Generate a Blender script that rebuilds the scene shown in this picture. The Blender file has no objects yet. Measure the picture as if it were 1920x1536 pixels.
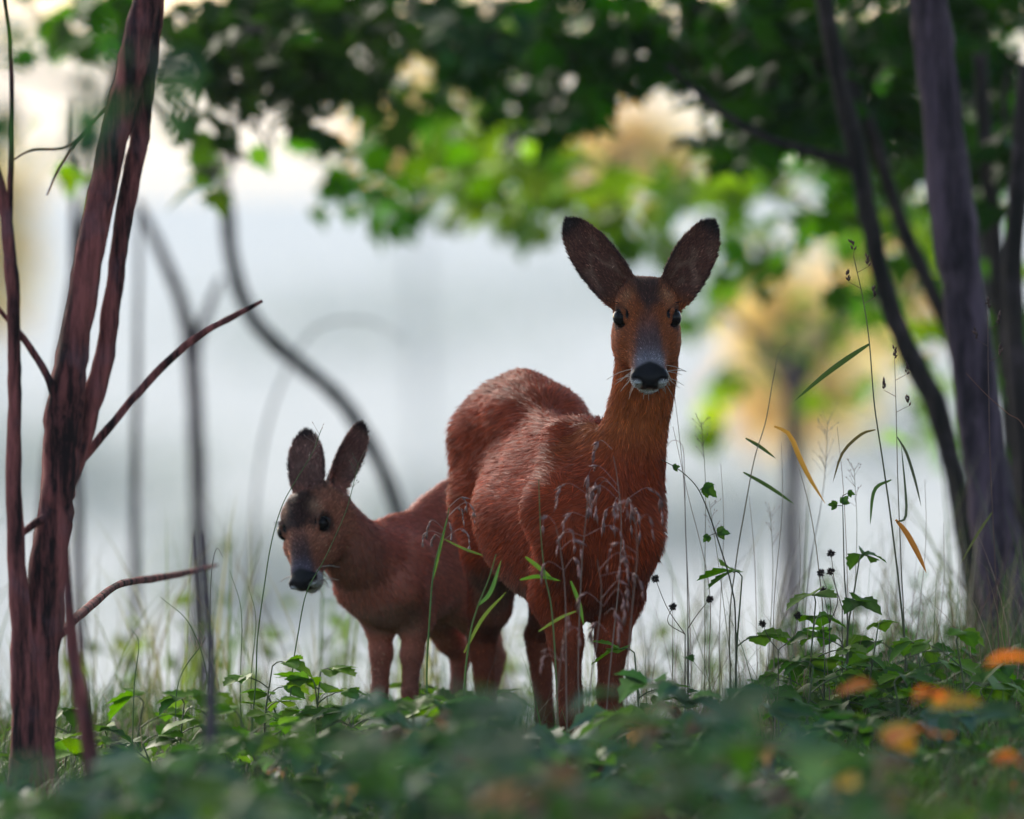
import bpy, math, random
import numpy as np
from mathutils import Vector, Matrix

rng = np.random.default_rng(7)
random.seed(7)
scene = bpy.context.scene
COL = scene.collection

# ------------------------------------------------------------------ camera
CAM_D, CAM_H, AIM_Z = 20.0, 1.30, 0.622
cam_data = bpy.data.cameras.new('camera')
cam_data.sensor_width = 36.0
cam_data.lens = 36.0 * 20.0 / 1.92
cam_data.clip_start = 0.1
cam_data.clip_end = 12000
cam_data.dof.use_dof = True
cam_data.dof.focus_distance = 19.95
cam_data.dof.aperture_fstop = 2.8
cam_data.dof.aperture_blades = 9
cam = bpy.data.objects.new('camera', cam_data)
COL.objects.link(cam)
cam.location = (0, -CAM_D, CAM_H)
cam.rotation_euler = (math.pi / 2 - math.atan((CAM_H - AIM_Z) / CAM_D), 0, 0)
scene.camera = cam

# ------------------------------------------------------------------ sky, sun, exposure
SUN_EL, SUN_AZ = math.radians(30), math.radians(-24)      # azimuth from +Y (away from camera) towards +X
world = bpy.data.worlds.new('World')
scene.world = world
world.use_nodes = True
wn = world.node_tree
bgn = wn.nodes['Background']
sky = wn.nodes.new('ShaderNodeTexSky')
sky.sky_type = 'NISHITA'
sky.sun_disc = False
sky.sun_elevation = SUN_EL
sky.sun_rotation = SUN_AZ
sky.dust_density = 1.5
wn.links.new(sky.outputs[0], bgn.inputs[0])
bgn.inputs[1].default_value = 0.15
sun_data = bpy.data.lights.new('sun', 'SUN')
sun_data.energy = 2.1
sun_data.angle = math.radians(5)
sun_data.color = (1.0, 0.90, 0.78)
sun = bpy.data.objects.new('sun', sun_data)
COL.objects.link(sun)
sdir = Vector((math.sin(SUN_AZ) * math.cos(SUN_EL), math.cos(SUN_AZ) * math.cos(SUN_EL), math.sin(SUN_EL)))
sun.rotation_euler = sdir.to_track_quat('Z', 'Y').to_euler()
sun.location = (-4, 9, 7)
scene.view_settings.view_transform = 'Standard'
scene.view_settings.look = 'None'
scene.view_settings.gamma = 1.0
scene.view_settings.exposure = 1.18
cy = scene.cycles
cy.use_denoising = True
cy.max_bounces = 6
cy.diffuse_bounces = 3
cy.glossy_bounces = 2
cy.transmission_bounces = 4
cy.transparent_max_bounces = 6
cy.volume_bounces = 1
cy.caustics_reflective = False
cy.caustics_refractive = False
cy.sample_clamp_indirect = 6

# ------------------------------------------------------------------ helpers
def at(px, py, y):
    """a point of the place: sight line through the photo's pixel, met at depth y"""
    d = CAM_D + y
    return np.array([(px - 960) * 5e-5 * d, y, CAM_H - d * ((CAM_H - AIM_Z) / CAM_D - (768 - py) * 5e-5)])

def sstep(a, b, x):
    t = np.clip((x - a) / (b - a), 0, 1)
    return t * t * (3 - 2 * t)

def unit(v):
    v = np.asarray(v, float)
    return v / np.maximum(np.linalg.norm(v, axis=-1, keepdims=True), 1e-9)

def ground_z(x, y):
    x = np.asarray(x, float); y = np.asarray(y, float)
    z = -0.10 + 0.15 * sstep(0.28, 1.1, x) * sstep(-9, -1, y) * (1 - sstep(1.5, 5, y))
    z = z + 0.012 * np.clip(-1.2 - y, 0, 8)
    z = z + 0.018 * np.sin(x * 3.1 + 1.3) * np.cos(y * 2.3) + 0.01 * np.sin(x * 7.7 + y * 5.1)
    f = np.clip(y - 1.7, 0, 250)
    return z - 0.25 * f * sstep(0, 2.0, f) + 0.0

def new_mesh(name, verts, faces_list, smooth=False):
    """faces_list: list of int arrays (n,k) with one k each"""
    me = bpy.data.meshes.new(name)
    verts = np.asarray(verts, np.float32)
    me.vertices.add(len(verts))
    me.vertices.foreach_set('co', verts.ravel())
    faces_list = [np.asarray(f, np.int32) for f in faces_list if len(f)]
    loops = np.concatenate([f.ravel() for f in faces_list])
    totals = np.concatenate([np.full(len(f), f.shape[1], np.int32) for f in faces_list])
    starts = np.concatenate([[0], np.cumsum(totals)[:-1]]).astype(np.int32)
    me.loops.add(len(loops)); me.loops.foreach_set('vertex_index', loops)
    me.polygons.add(len(totals))
    me.polygons.foreach_set('loop_start', starts)
    me.polygons.foreach_set('loop_total', totals)
    me.update(calc_edges=True)
    me.validate()
    if smooth:
        me.polygons.foreach_set('use_smooth', np.ones(len(totals), bool))
    return me

def set_col(me, rgba, name='col'):
    a = me.attributes.new(name, 'FLOAT_COLOR', 'POINT')
    rgba = np.asarray(rgba, np.float32)
    if rgba.shape[1] == 3:
        rgba = np.concatenate([rgba, np.zeros((len(rgba), 1), np.float32)], 1)
    a.data.foreach_set('color', rgba.ravel())

def link(name, me, mat=None, parent=None, loc=None, **props):
    o = bpy.data.objects.new(name, me)
    COL.objects.link(o)
    if me is not None and mat is not None and len(me.materials) == 0:
        me.materials.append(mat)
    if parent is not None:
        o.parent = parent
    if loc is not None:
        o.location = [float(v) for v in loc]
    for k, v in props.items():
        o[k] = v
    return o

def thing(name, label, category, loc=(0, 0, 0), group=None):
    o = link(name, None, loc=loc, label=label, category=category)
    o.empty_display_size = 0.05
    if group:
        o['group'] = group
    return o

class Buf:
    """collects vertices / faces / colours"""
    def __init__(s):
        s.v, s.f3, s.f4, s.c, s.n = [], [], [], [], 0
    def add(s, v, tris=None, quads=None, col=None):
        v = np.asarray(v, float)
        if tris is not None and len(tris): s.f3.append(np.asarray(tris) + s.n)
        if quads is not None and len(quads): s.f4.append(np.asarray(quads) + s.n)
        s.v.append(v); s.n += len(v)
        if col is not None:
            col = np.asarray(col, float)
            if col.ndim == 1: col = np.tile(col, (len(v), 1))
            s.c.append(col)
    def mesh(s, name, smooth=False):
        fl = []
        if s.f3: fl.append(np.concatenate(s.f3))
        if s.f4: fl.append(np.concatenate(s.f4))
        me = new_mesh(name, np.concatenate(s.v), fl, smooth)
        if s.c: set_col(me, np.concatenate(s.c))
        return me

def resample(pts, n):
    """smooth curve (Catmull-Rom) through pts, n samples; pts may carry extra columns"""
    p = np.asarray(pts, float)
    if len(p) == 2:
        return p[0] + (p[1] - p[0]) * np.linspace(0, 1, n)[:, None]
    e = np.vstack([2 * p[0] - p[1], p, 2 * p[-1] - p[-2]])
    u = np.linspace(0, len(p) - 1 - 1e-6, n)
    i = u.astype(int); t = (u - i)[:, None]
    a, b, c, d = e[i], e[i + 1], e[i + 2], e[i + 3]
    return 0.5 * (2 * b + (c - a) * t + (2 * a - 5 * b + 4 * c - d) * t ** 2 + (3 * b - a - 3 * c + d) * t ** 3)

def tube(buf, pts, radii, sides=8, n=None, bump=0.0, col=None, seed=0):
    """tapered tube along pts; radii per point"""
    pr = np.column_stack([np.asarray(pts, float), np.asarray(radii, float)])
    n = n or max(3, 3 * len(pr))
    pr = resample(pr, n)
    p, r = pr[:, :3], np.maximum(pr[:, 3], 1e-4)
    tn = unit(np.gradient(p, axis=0))
    ref = np.array([0.31, 0.9, 0.2]) if abs(tn[0][1]) < 0.9 else np.array([1.0, 0, 0])
    s = unit(np.cross(tn, ref)); w = np.cross(s, tn)
    a = np.linspace(0, 2 * np.pi, sides, endpoint=False)
    rr = r[:, None] * np.ones(sides)
    if bump:
        g = np.random.default_rng(seed + 11)
        k = g.normal(0, 1, (n, sides))
        k = (k + np.roll(k, 1, 1) + np.roll(k, 1, 0)) / 1.7
        rr = rr * (1 + bump * k)
    v = p[:, None] + rr[..., None] * (np.cos(a)[None, :, None] * s[:, None] + np.sin(a)[None, :, None] * w[:, None])
    v = v.reshape(-1, 3)
    i = np.arange(n - 1)[:, None] * sides; j = np.arange(sides)[None]; j2 = (j + 1) % sides
    q = np.stack([i + j, i + j2, i + sides + j2, i + sides + j], -1).reshape(-1, 4)
    v = np.vstack([v, p[-1] + tn[-1] * r[-1] * 0.6])
    t = np.stack([(n - 1) * sides + j[0], (n - 1) * sides + j2[0], np.full(sides, n * sides)], -1)
    buf.add(v, tris=t, quads=q, col=col)

# ------------------------------------------------------------------ material helpers
def mat_new(name):
    m = bpy.data.materials.new(name)
    m.use_nodes = True
    return m, m.node_tree.nodes, m.node_tree.links, m.node_tree.nodes['Principled BSDF']

def mat_attr(name, rough=0.8, spec=0.3, noise=0.0, scale=40.0, translucent=0.0, tr_tint=(1, 1, 1), sheen=0.0, hue_var=0.0, wet=False):
    """colour from the 'col' attribute, broken up by noise, optionally leaf-like (translucent)"""
    m, N, L, b = mat_new(name)
    at_ = N.new('ShaderNodeAttribute'); at_.attribute_name = 'col'
    out = at_.outputs['Color']
    hsv = N.new('ShaderNodeHueSaturation')
    L.new(out, hsv.inputs['Color'])
    out = hsv.outputs[0]
    if noise:
        tc = N.new('ShaderNodeTexCoord')
        nz = N.new('ShaderNodeTexNoise'); nz.inputs['Scale'].default_value = scale; nz.inputs['Detail'].default_value = 4
        L.new(tc.outputs['Object'], nz.inputs['Vector'])
        mr = N.new('ShaderNodeMapRange')
        mr.inputs[1].default_value = 0.25; mr.inputs[2].default_value = 0.75
        mr.inputs[3].default_value = 1 - noise; mr.inputs[4].default_value = 1 + noise
        L.new(nz.outputs[0], mr.inputs[0])
        L.new(mr.outputs[0], hsv.inputs['Value'])
    if hue_var:
        oi = N.new('ShaderNodeObjectInfo')
        m2 = N.new('ShaderNodeMapRange')
        m2.inputs[3].default_value = 0.5 - hue_var; m2.inputs[4].default_value = 0.5 + hue_var
        L.new(oi.outputs['Random'], m2.inputs[0]); L.new(m2.outputs[0], hsv.inputs['Hue'])
        m4 = N.new('ShaderNodeMath'); m4.operation = 'MULTIPLY'; m4.inputs[1].default_value = 7.31; L.new(oi.outputs['Random'], m4.inputs[0])
        m5 = N.new('ShaderNodeMath'); m5.operation = 'FRACT'; L.new(m4.outputs[0], m5.inputs[0])
        m6 = N.new('ShaderNodeMapRange'); m6.inputs[3].default_value = .92; m6.inputs[4].default_value = 1.12; L.new(m5.outputs[0], m6.inputs[0]); L.new(m6.outputs[0], hsv.inputs['Saturation'])
    L.new(out, b.inputs['Base Color'])
    b.inputs['Roughness'].default_value = rough
    b.inputs['Specular IOR Level'].default_value = spec
    if sheen:
        b.inputs['Sheen Weight'].default_value = sheen
        b.inputs['Sheen Roughness'].default_value = 0.4
    if wet:
        mr = N.new('ShaderNodeMapRange')
        mr.inputs[3].default_value = rough; mr.inputs[4].default_value = 0.42
        L.new(at_.outputs['Alpha'], mr.inputs[0]); L.new(mr.outputs[0], b.inputs['Roughness'])
    if translucent:
        tr = N.new('ShaderNodeBsdfTranslucent')
        mx = N.new('ShaderNodeMix'); mx.data_type = 'RGBA'; mx.blend_type = 'MULTIPLY'; mx.inputs[0].default_value = 1
        mx.inputs[7].default_value = (*tr_tint, 1)
        L.new(out, mx.inputs[6]); L.new(mx.outputs[2], tr.inputs[0])
        ms = N.new('ShaderNodeMixShader'); ms.inputs[0].default_value = translucent
        L.new(b.outputs[0], ms.inputs[1]); L.new(tr.outputs[0], ms.inputs[2])
        L.new(ms.outputs[0], N['Material Output'].inputs[0])
    return m

def mat_bark(name, c1, c2, scale=30, bump=0.8, lichen=(.17, .11, .14), amount=.3):
    m, N, L, b = mat_new(name)
    tc = N.new('ShaderNodeTexCoord')
    mp = N.new('ShaderNodeMapping'); mp.inputs['Scale'].default_value = (1, 1, 0.10)
    L.new(tc.outputs['Object'], mp.inputs[0])
    nz = N.new('ShaderNodeTexNoise'); nz.inputs['Scale'].default_value = scale * 1.3; nz.inputs['Detail'].default_value = 9
    nz.inputs['Roughness'].default_value = 0.7
    L.new(mp.outputs[0], nz.inputs['Vector'])
    cr = N.new('ShaderNodeValToRGB')
    cr.color_ramp.elements[0].position = 0.42; cr.color_ramp.elements[0].color = (*c1, 1)
    cr.color_ramp.elements[1].position = 0.62; cr.color_ramp.elements[1].color = (*c2, 1)
    L.new(nz.outputs[0], cr.inputs[0])
    n2 = N.new('ShaderNodeTexNoise'); n2.inputs['Scale'].default_value = scale * .55; n2.inputs['Detail'].default_value = 6
    L.new(tc.outputs['Object'], n2.inputs['Vector'])
    r2 = N.new('ShaderNodeMapRange'); r2.inputs[1].default_value = .54; r2.inputs[2].default_value = .72; r2.inputs[4].default_value = amount
    L.new(n2.outputs[0], r2.inputs[0])
    mx = N.new('ShaderNodeMix'); mx.data_type = 'RGBA'; mx.inputs[7].default_value = (*lichen, 1)
    L.new(r2.outputs[0], mx.inputs[0]); L.new(cr.outputs[0], mx.inputs[6])
    L.new(mx.outputs[2], b.inputs['Base Color'])
    b.inputs['Roughness'].default_value = 0.85
    b.inputs['Specular IOR Level'].default_value = 0.2
    bp = N.new('ShaderNodeBump'); bp.inputs['Strength'].default_value = bump; bp.inputs['Distance'].default_value = 0.012
    L.new(nz.outputs[0], bp.inputs['Height']); L.new(bp.outputs[0], b.inputs['Normal'])
    return m
# ------------------------------------------------------------------ deer: smooth-blended volume -> one continuous skin
class Field:
    def __init__(s, lo, hi, vs):
        s.lo, s.vs = np.asarray(lo, float), vs
        s.n = np.ceil((np.asarray(hi) - s.lo) / vs).astype(int) + 1
        s.a = np.full(s.n, 0.12, np.float32)
    def put(s, fn, lo, hi, k=0.02, sub=False):
        i0 = np.clip(np.floor((np.asarray(lo) - k - 0.01 - s.lo) / s.vs).astype(int), 0, s.n)
        i1 = np.clip(np.ceil((np.asarray(hi) + k + 0.01 - s.lo) / s.vs).astype(int) + 1, 0, s.n)
        if (i1 <= i0).any(): return
        ax = [(s.lo[q] + np.arange(i0[q], i1[q]) * s.vs).astype(np.float32) for q in range(3)]
        X, Y, Z = ax[0][:, None, None], ax[1][None, :, None], ax[2][None, None, :]
        d = fn(X, Y, Z)
        blk = s.a[i0[0]:i1[0], i0[1]:i1[1], i0[2]:i1[2]]
        if sub:
            d = -d
            h = np.maximum(k - np.abs(blk - d), 0) / k
            blk[...] = np.maximum(blk, d) + h * h * k * 0.25
        else:
            h = np.maximum(k - np.abs(blk - d), 0) / k
            blk[...] = np.minimum(blk, d) - h * h * k * 0.25
    def cone(s, p, q, r1, r2, k=0.02, sub=False):
        p, q = np.asarray(p, float), np.asarray(q, float)
        ba = q - p; bb = max(ba @ ba, 1e-9); R = max(r1, r2)
        def fn(X, Y, Z):
            x, y, z = X - p[0], Y - p[1], Z - p[2]
            h = np.clip((x * ba[0] + y * ba[1] + z * ba[2]) / bb, 0, 1)
            return np.sqrt((x - ba[0] * h) ** 2 + (y - ba[1] * h) ** 2 + (z - ba[2] * h) ** 2) - (r1 + (r2 - r1) * h)
        s.put(fn, np.minimum(p, q) - R, np.maximum(p, q) + R, k, sub)
    def ell(s, c, B, r, k=0.02, sub=False):
        """ellipsoid, B rows = axes"""
        c = np.asarray(c, float); B = np.asarray(B, float); r = np.asarray(r, float)
        def fn(X, Y, Z):
            x, y, z = X - c[0], Y - c[1], Z - c[2]
            k0 = 0; k1 = 0
            for m in range(3):
                t = x * B[m][0] + y * B[m][1] + z * B[m][2]
                k0 = k0 + (t / r[m]) ** 2; k1 = k1 + (t / r[m] ** 2) ** 2
            k0 = np.sqrt(k0); k1 = np.sqrt(np.maximum(k1, 1e-9))
            return k0 * (k0 - 1) / k1
        R = np.sqrt(((B * r[:, None]) ** 2).sum(0))
        s.put(fn, c - R, c + R, k, sub)
    def loft(s, o, B, st, k=0.03, pw=2.0, egg=0.0):
        """B rows = (axis, side, up); st rows = (t, side, up, half width, half height)"""
        o = np.asarray(o, float); B = np.asarray(B, float)
        st = np.asarray(st, float)
        tt = np.linspace(st[0, 0], st[-1, 0], 90)
        g = np.interp(tt, st[:, 0], np.arange(len(st)))
        fine = resample(st, 400)
        fi = np.stack([np.interp(tt, fine[:, 0], fine[:, m]) for m in range(5)], 1)
        pts = o + tt[:, None] * B[0] + fi[:, 1:2] * B[1] + fi[:, 2:3] * B[2]
        R = fi[:, 3:5].max()
        def fn(X, Y, Z):
            x, y, z = X - o[0], Y - o[1], Z - o[2]
            t = x * B[0][0] + y * B[0][1] + z * B[0][2]
            l = x * B[1][0] + y * B[1][1] + z * B[1][2]
            u = x * B[2][0] + y * B[2][1] + z * B[2][2]
            tc = np.clip(t, tt[0], tt[-1])
            cl, cu, w, h = [np.interp(tc, tt, fi[:, m]) for m in range(1, 5)]
            over = t - tc
            if egg: w = w * (1 - egg * sstep(-.1, 1.0, (u - cu) / h))
            a, b = np.abs(l - cl), np.abs(u - cu)
            k0 = np.sqrt((a / w) ** 2 + (b / h) ** 2) if pw == 2 else ((a / w) ** pw + (b / h) ** pw) ** (1 / pw)
            k1 = np.sqrt((a / w ** 2) ** 2 + (b / h ** 2) ** 2)
            d = np.where(k1 > 1e-6, k0 * (k0 - 1) / np.maximum(k1, 1e-6), -np.minimum(w, h))
            d = np.where(k0 < 0.3, -np.minimum(w, h) * (1 - k0), d)
            return np.where(np.abs(over) > 0, np.sqrt(np.maximum(d, 0) ** 2 + over ** 2) + np.minimum(d, 0) * 0, d).astype(np.float32)
        s.put(fn, pts.min(0) - R, pts.max(0) + R, k)
    def ear(s, base, axis, face, length, W, cup=0.016, th=0.0035, k=0.012):
        ax = unit(axis); n = np.asarray(face, float); n = unit(n - (n @ ax) * ax); c = np.cross(n, ax)
        base = np.asarray(base, float)
        ps = np.array([-.12, 0, .12, .3, .5, .7, .86, .95, 1.0, 1.04]); pwid = np.array([.50, .66, .84, .97, 1.0, .90, .68, .48, .26, .01])
        def fn(X, Y, Z):
            x, y, z = X - base[0], Y - base[1], Z - base[2]
            t = (x * ax[0] + y * ax[1] + z * ax[2]) / length
            q = x * c[0] + y * c[1] + z * c[2]
            m = x * n[0] + y * n[1] + z * n[2]
            w = np.interp(t, ps, pwid * W)
            e = np.clip(np.abs(q) / np.maximum(w, 1e-3), 0, 1.3)
            deep = cup * (1 - 0.55 * np.clip(t, 0, 1)) * (1 + 0.9 * (1 - sstep(0, .35, t)))
            n0 = deep * (e ** 2 - 0.8) - 0.012 * np.clip(t, 0, 1.1) ** 2
            d1 = np.abs(m - n0) * 0.85 - th * (1.15 - 0.4 * np.clip(e, 0, 1))
            d2 = (np.abs(q) - w) * 0.8
            d3 = (np.abs(t - 0.46) - 0.58) * length
            a = np.maximum(np.maximum(d1, d2), d3)
            return a.astype(np.float32)
        tip = base + ax * length * 1.05
        s.put(fn, np.minimum(base, tip) - W - .02, np.maximum(base, tip) + W + .02, k)
        return dict(base=base, ax=ax, n=n, c=c, L=length, W=W)
    def surface(s, smooth=2):
        a = s.a; ins = a < 0
        cs = sum(ins[i:ins.shape[0] - 1 + i, j:ins.shape[1] - 1 + j, k:ins.shape[2] - 1 + k].astype(np.int8)
                 for i in (0, 1) for j in (0, 1) for k in (0, 1))
        cells = np.argwhere((cs > 0) & (cs < 8))
        idx = np.full(cs.shape, -1, np.int32); idx[tuple(cells.T)] = np.arange(len(cells))
        acc = np.zeros((len(cells), 3)); cnt = np.zeros(len(cells))
        cor = [(i, j, k) for i in (0, 1) for j in (0, 1) for k in (0, 1)]
        val = {c: a[tuple((cells + c).T)] for c in cor}
        for c in cor:
            for m in range(3):
                if c[m]: continue
                e = list(c); e[m] = 1; e = tuple(e)
                v0, v1 = val[c], val[e]
                x = (v0 < 0) != (v1 < 0)
                t = v0[x] / (v0[x] - v1[x])
                p = np.tile(np.array(c, float), (len(t), 1)); p[:, m] += t
                acc[x] += p; cnt[x] += 1
        V = (cells + acc / cnt[:, None]) * s.vs + s.lo
        Q = []
        for m in range(3):
            sl0 = [slice(None)] * 3; sl1 = [slice(None)] * 3
            sl0[m] = slice(0, -1); sl1[m] = slice(1, None)
            A, Bq = ins[tuple(sl0)], ins[tuple(sl1)]
            e = np.argwhere(A != Bq)
            u, v = (m + 1) % 3, (m + 2) % 3
            e = e[(e[:, u] > 0) & (e[:, v] > 0) & (e[:, u] < cs.shape[u]) & (e[:, v] < cs.shape[v])]
            flip = A[tuple(e.T)]
            q = []
            for du, dv in ((-1, -1), (0, -1), (0, 0), (-1, 0)):
                g = e.copy(); g[:, u] += du; g[:, v] += dv
                q.append(idx[tuple(g.T)])
            q = np.stack(q, 1)
            q[~flip] = q[~flip][:, ::-1]
            Q.append(q)
        Q = np.concatenate(Q); Q = Q[(Q >= 0).all(1)]
        ea = np.concatenate([Q[:, 0], Q[:, 1], Q[:, 2], Q[:, 3]]); eb = np.concatenate([Q[:, 1], Q[:, 2], Q[:, 3], Q[:, 0]])
        ii = np.concatenate([ea, eb]); jj = np.concatenate([eb, ea]); deg = np.bincount(ii, minlength=len(V))[:, None]
        for it in range(smooth):
            av = np.stack([np.bincount(ii, V[jj, m], len(V)) for m in range(3)], 1) / np.maximum(deg, 1)
            V = V + (0.5 if it % 2 == 0 else -0.35) * (av - V)
        tri = np.concatenate([Q[:, [0, 1, 2]], Q[:, [0, 2, 3]]])
        fn = np.cross(V[tri[:, 1]] - V[tri[:, 0]], V[tri[:, 2]] - V[tri[:, 0]])
        N = np.stack([np.bincount(tri.ravel(), np.repeat(fn[:, m], 3), len(V)) for m in range(3)], 1)
        return V, Q, tri, unit(N), np.linalg.norm(fn, axis=1) / 2

def lerp(a, b, t):
    t = np.asarray(t)
    if t.ndim == 1: t = t[:, None]
    return a + (b - a) * t

def vnoise(P, sc, seed=0):
    """cheap smooth pseudo noise in [-1, 1]"""
    g = np.random.default_rng(seed); out = 0
    for i in range(5):
        k = g.normal(0, sc, 3); out = out + np.sin(P @ k + g.uniform(0, 6.3))
    return out / 3.0

mat_skin = mat_attr('deer_skin', rough=0.75, spec=0.12, noise=0.12, scale=60, wet=True)
mat_fur = mat_attr('deer_fur', rough=0.48, spec=0.11, sheen=0.03, translucent=.22, tr_tint=(1.5, 1.4, 1.4))
mat_eye, _N, _L, _b = mat_new('deer_eye')
_b.inputs['Base Color'].default_value = (0.006, 0.004, 0.004, 1)
_b.inputs['Roughness'].default_value = 0.12
_b.inputs['Specular IOR Level'].default_value = 0.12

def build_head(fd, o, F, L, U, s, ears, pal):
    """o = point midway between the eyes; F nose direction, L deer's left, U forehead direction"""
    F, L, U = unit(F), unit(L), unit(U); B = np.array([F, L, U])
    W = lambda t, l, u: o + s * (t * F + l * L + u * U)
    st = np.array([  # t, side, up, half width, half height
        (-.092, 0, -.010, .012, .014), (-.085, 0, -.008, .034, .034), (-.060, 0, -.004, .049, .049), (-.030, 0, -.008, .055, .053),
        (0.0, 0, -.016, .053, .055), (.030, 0, -.022, .047, .053), (.060, 0, -.023, .039, .046), (.085, 0, -.022, .034, .040),
        (.105, 0, -.021, .0325, .036), (.122, 0, -.022, .032, .030), (.134, 0, -.021, .028, .024), (.142, 0, -.019, .020, .016), (.147, 0, -.018, .008, .006)])
    st[:, :] *= s
    fd.loft(o, B, st, k=.015 * s, pw=2.2)
    for sd in (-1, 1):
        fd.ell(W(.014, sd * .037, -.048), B, np.array([.052, .026, .036]) * s, k=.025 * s)      # jaw muscle
        fd.ell(W(-.034, sd * .040, .014), B, np.array([.024, .014, .013]) * s, k=.014 * s)      # brow
        fd.ell(W(.022, sd * .040, -.012), B, np.array([.030, .016, .012]) * s, k=.014 * s)      # cheek bone under the eye
        fd.ell(W(.004, sd * .056, .010), B, np.array([.0185, .016, .0165]) * s, k=.006 * s, sub=True)   # eye socket
        fd.cone(W(-.020, sd * .055, .002), W(-.015, sd * .0535, .020), .0042 * s, .0042 * s, k=.006 * s)  # lids
        fd.cone(W(-.015, sd * .0535, .020), W(.003, sd * .046, .0285), .0042 * s, .0038 * s, k=.006 * s)
        fd.cone(W(.003, sd * .046, .0285), W(.022, sd * .042, .018), .0034 * s, .0034 * s, k=.006 * s)
        fd.cone(W(-.014, sd * .058, -.009), W(.018, sd * .051, -.008), .0042 * s, .0042 * s, k=.006 * s)
        fd.ell(W(.131, sd * .0235, -.012), B, np.array([.016, .0125, .0115]) * s, k=.005 * s)      # nostril wing
        fd.ell(W(.118, sd * .021, -.034), B, np.array([.018, .0125, .011]) * s, k=.008 * s)     # upper lip
        fd.ell(W(.146, sd * .0245, -.007), B, np.array([.010, .0085, .0055]) * s, k=.004 * s, sub=True)   # nostril
    fd.ell(W(.136, 0, -.011), B, np.array([.013, .017, .011]) * s, k=.006 * s)                   # nose pad
    fd.ell(W(.108, 0, -.053), B, np.array([.028, .024, .013]) * s, k=.006 * s)                   # chin
    for sd in (-1, 1): fd.cone(W(.142, 0, -.037), W(.10, sd * .034, -.040), .003 * s, .0025 * s, k=.004 * s, sub=True)   # mouth line
    fd.cone(W(.153, 0, -.012), W(.146, 0, -.034), .0022 * s, .002 * s, k=.004 * s, sub=True)      # groove under the nose
    info = [fd.ear(k=.014 * s, **e) for e in ears]
    def loc(P):
        q = (P - o) / s
        return q @ F, q @ L, q @ U
    return dict(o=o, F=F, L=L, U=U, s=s, loc=loc, ears=info, W=W,
                eyes=[W(.002, sd * .0452, .0085) for sd in (-1, 1)])

def skin_colour(V, N, hd, pal, bodyinfo):
    """coat colours (markings, with warm light in the doe neck): rgb + wetness"""
    C = np.tile(np.array(pal['coat'], float), (len(V), 1))
    nz = vnoise(V, 14, 1) * .5 + vnoise(V, 40, 2) * .3
    C *= (1 + .16 * nz)[:, None]
    wet = np.zeros(len(V))
    for fn in bodyinfo: C = fn(V, N, C)
    t, l, u = hd['loc'](V)
    near = (np.abs(l) < .09) & (t > -.12) & (t < .17) & (u > -.085) & (u < .075)
    al = np.abs(l)
    H = np.array(pal['head'], float) * (1 + .14 * nz)[:, None]
    top = sstep(-.012, .018, u)
    fore = top * (1 - sstep(.012, .036, al / pal.get('fore_w', 1.) + .9 * np.maximum(t + .01 - pal.get('fore_t', 0.), 0) + .2 * np.maximum(-.05 - t, 0) + .008 * vnoise(V, 60, 5))) * (1 - sstep(pal.get('fore_t', 0.), .05, t)) * sstep(-.095, -.06, t)
    H = lerp(H, np.array(pal['forehead']), fore * .92)
    bl = sstep(-.03, .0, u) * (1 - sstep(.006 + .13 * np.clip(t, 0, .1), .022 + .15 * np.clip(t, 0, .1), al)) * sstep(-.01, .055, t)
    H = lerp(H, np.array(pal['blaze']), bl * (.55 + .3 * sstep(.03, .08, t)))
    H = lerp(H, np.array(pal['muzzle']), bl * sstep(.075, .115, t) * .85)
    H = lerp(H, np.array(pal['eyering']), (1 - sstep(.018, .030, np.sqrt((t - .0) ** 2 + (al - .052) ** 2 + (u - .006) ** 2))) * .8)
    tan = np.exp(-(((t + .030) / .016) ** 2 + ((al - .037) / .012) ** 2)) * sstep(.0, .02, u)
    H = lerp(H, np.array(pal['tan']), np.clip(tan, 0, 1) * .75)
    white = sstep(.080, .10, t) * (1 - sstep(-.043, -.037, u))
    spot = sstep(.104, .112, t) * sstep(.0135, .0175, al) * (1 - sstep(-.014, -.007, u))
    H = lerp(H, np.array([.62, .60, .60]), np.clip(white * .85 + spot, 0, 1))
    # black nose pad and nostrils
    pad = sstep(.114, .121, t - .25 * np.minimum(al, .02)  + .005) * sstep(-.040, -.035, u) * (1 - sstep(.036, .040, al))
    pad = pad * (1 - spot * .9)
    H = lerp(H, np.array([.009, .008, .010]), pad); 
    wet = np.where(near, pad, 0)
    w = near & ((u + .10 - np.clip(-t, 0, 1) * 0) > 0)
    m = sstep(-.115, -.075, t) * sstep(-.09, -.06, u + .4 * np.minimum(t + .03, 0)) * near
    C = lerp(C, H, m)
    eid = np.zeros(len(V))
    for e in hd['ears']:
        q = V - e['base']; a = q @ e['ax'] / e['L']; c = q @ e['c'] / e['W']; n = q @ e['n']
        isin = (a > .05) & (a < 1.12) & (np.abs(c) < 1.15) & (np.abs(n) < .05)
        face = (N @ e['n']) > 0.05
        E = np.tile(np.array(pal['ear_back'], float), (len(V), 1))
        I = np.tile(np.array(pal['ear_in'], float), (len(V), 1))
        wisp = .7 * np.clip(np.sin(a * 14 + np.abs(c) * 4.5 + 2.5 * vnoise(V, 90, 8)) * 1.1 - .2, 0, 1) * np.exp(-((a - .45) / .28) ** 2) * (1 - sstep(.55, .9, np.abs(c)))
        I = lerp(I, np.array(pal['ear_wisp']), wisp)
        I = lerp(I, np.array(pal['ear_edge']), sstep(.78, .96, np.abs(c)) * .8)
        E = np.where(face[:, None], I, E)
        E = lerp(E, np.array(pal['ear_edge']), sstep(.80, .97, a))
        k = sstep(.02, .22, a) * isin
        C = lerp(C, E, k); eid = np.maximum(eid, k * face)
    return np.clip(C, .004, .9), wet, eid, near

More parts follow.
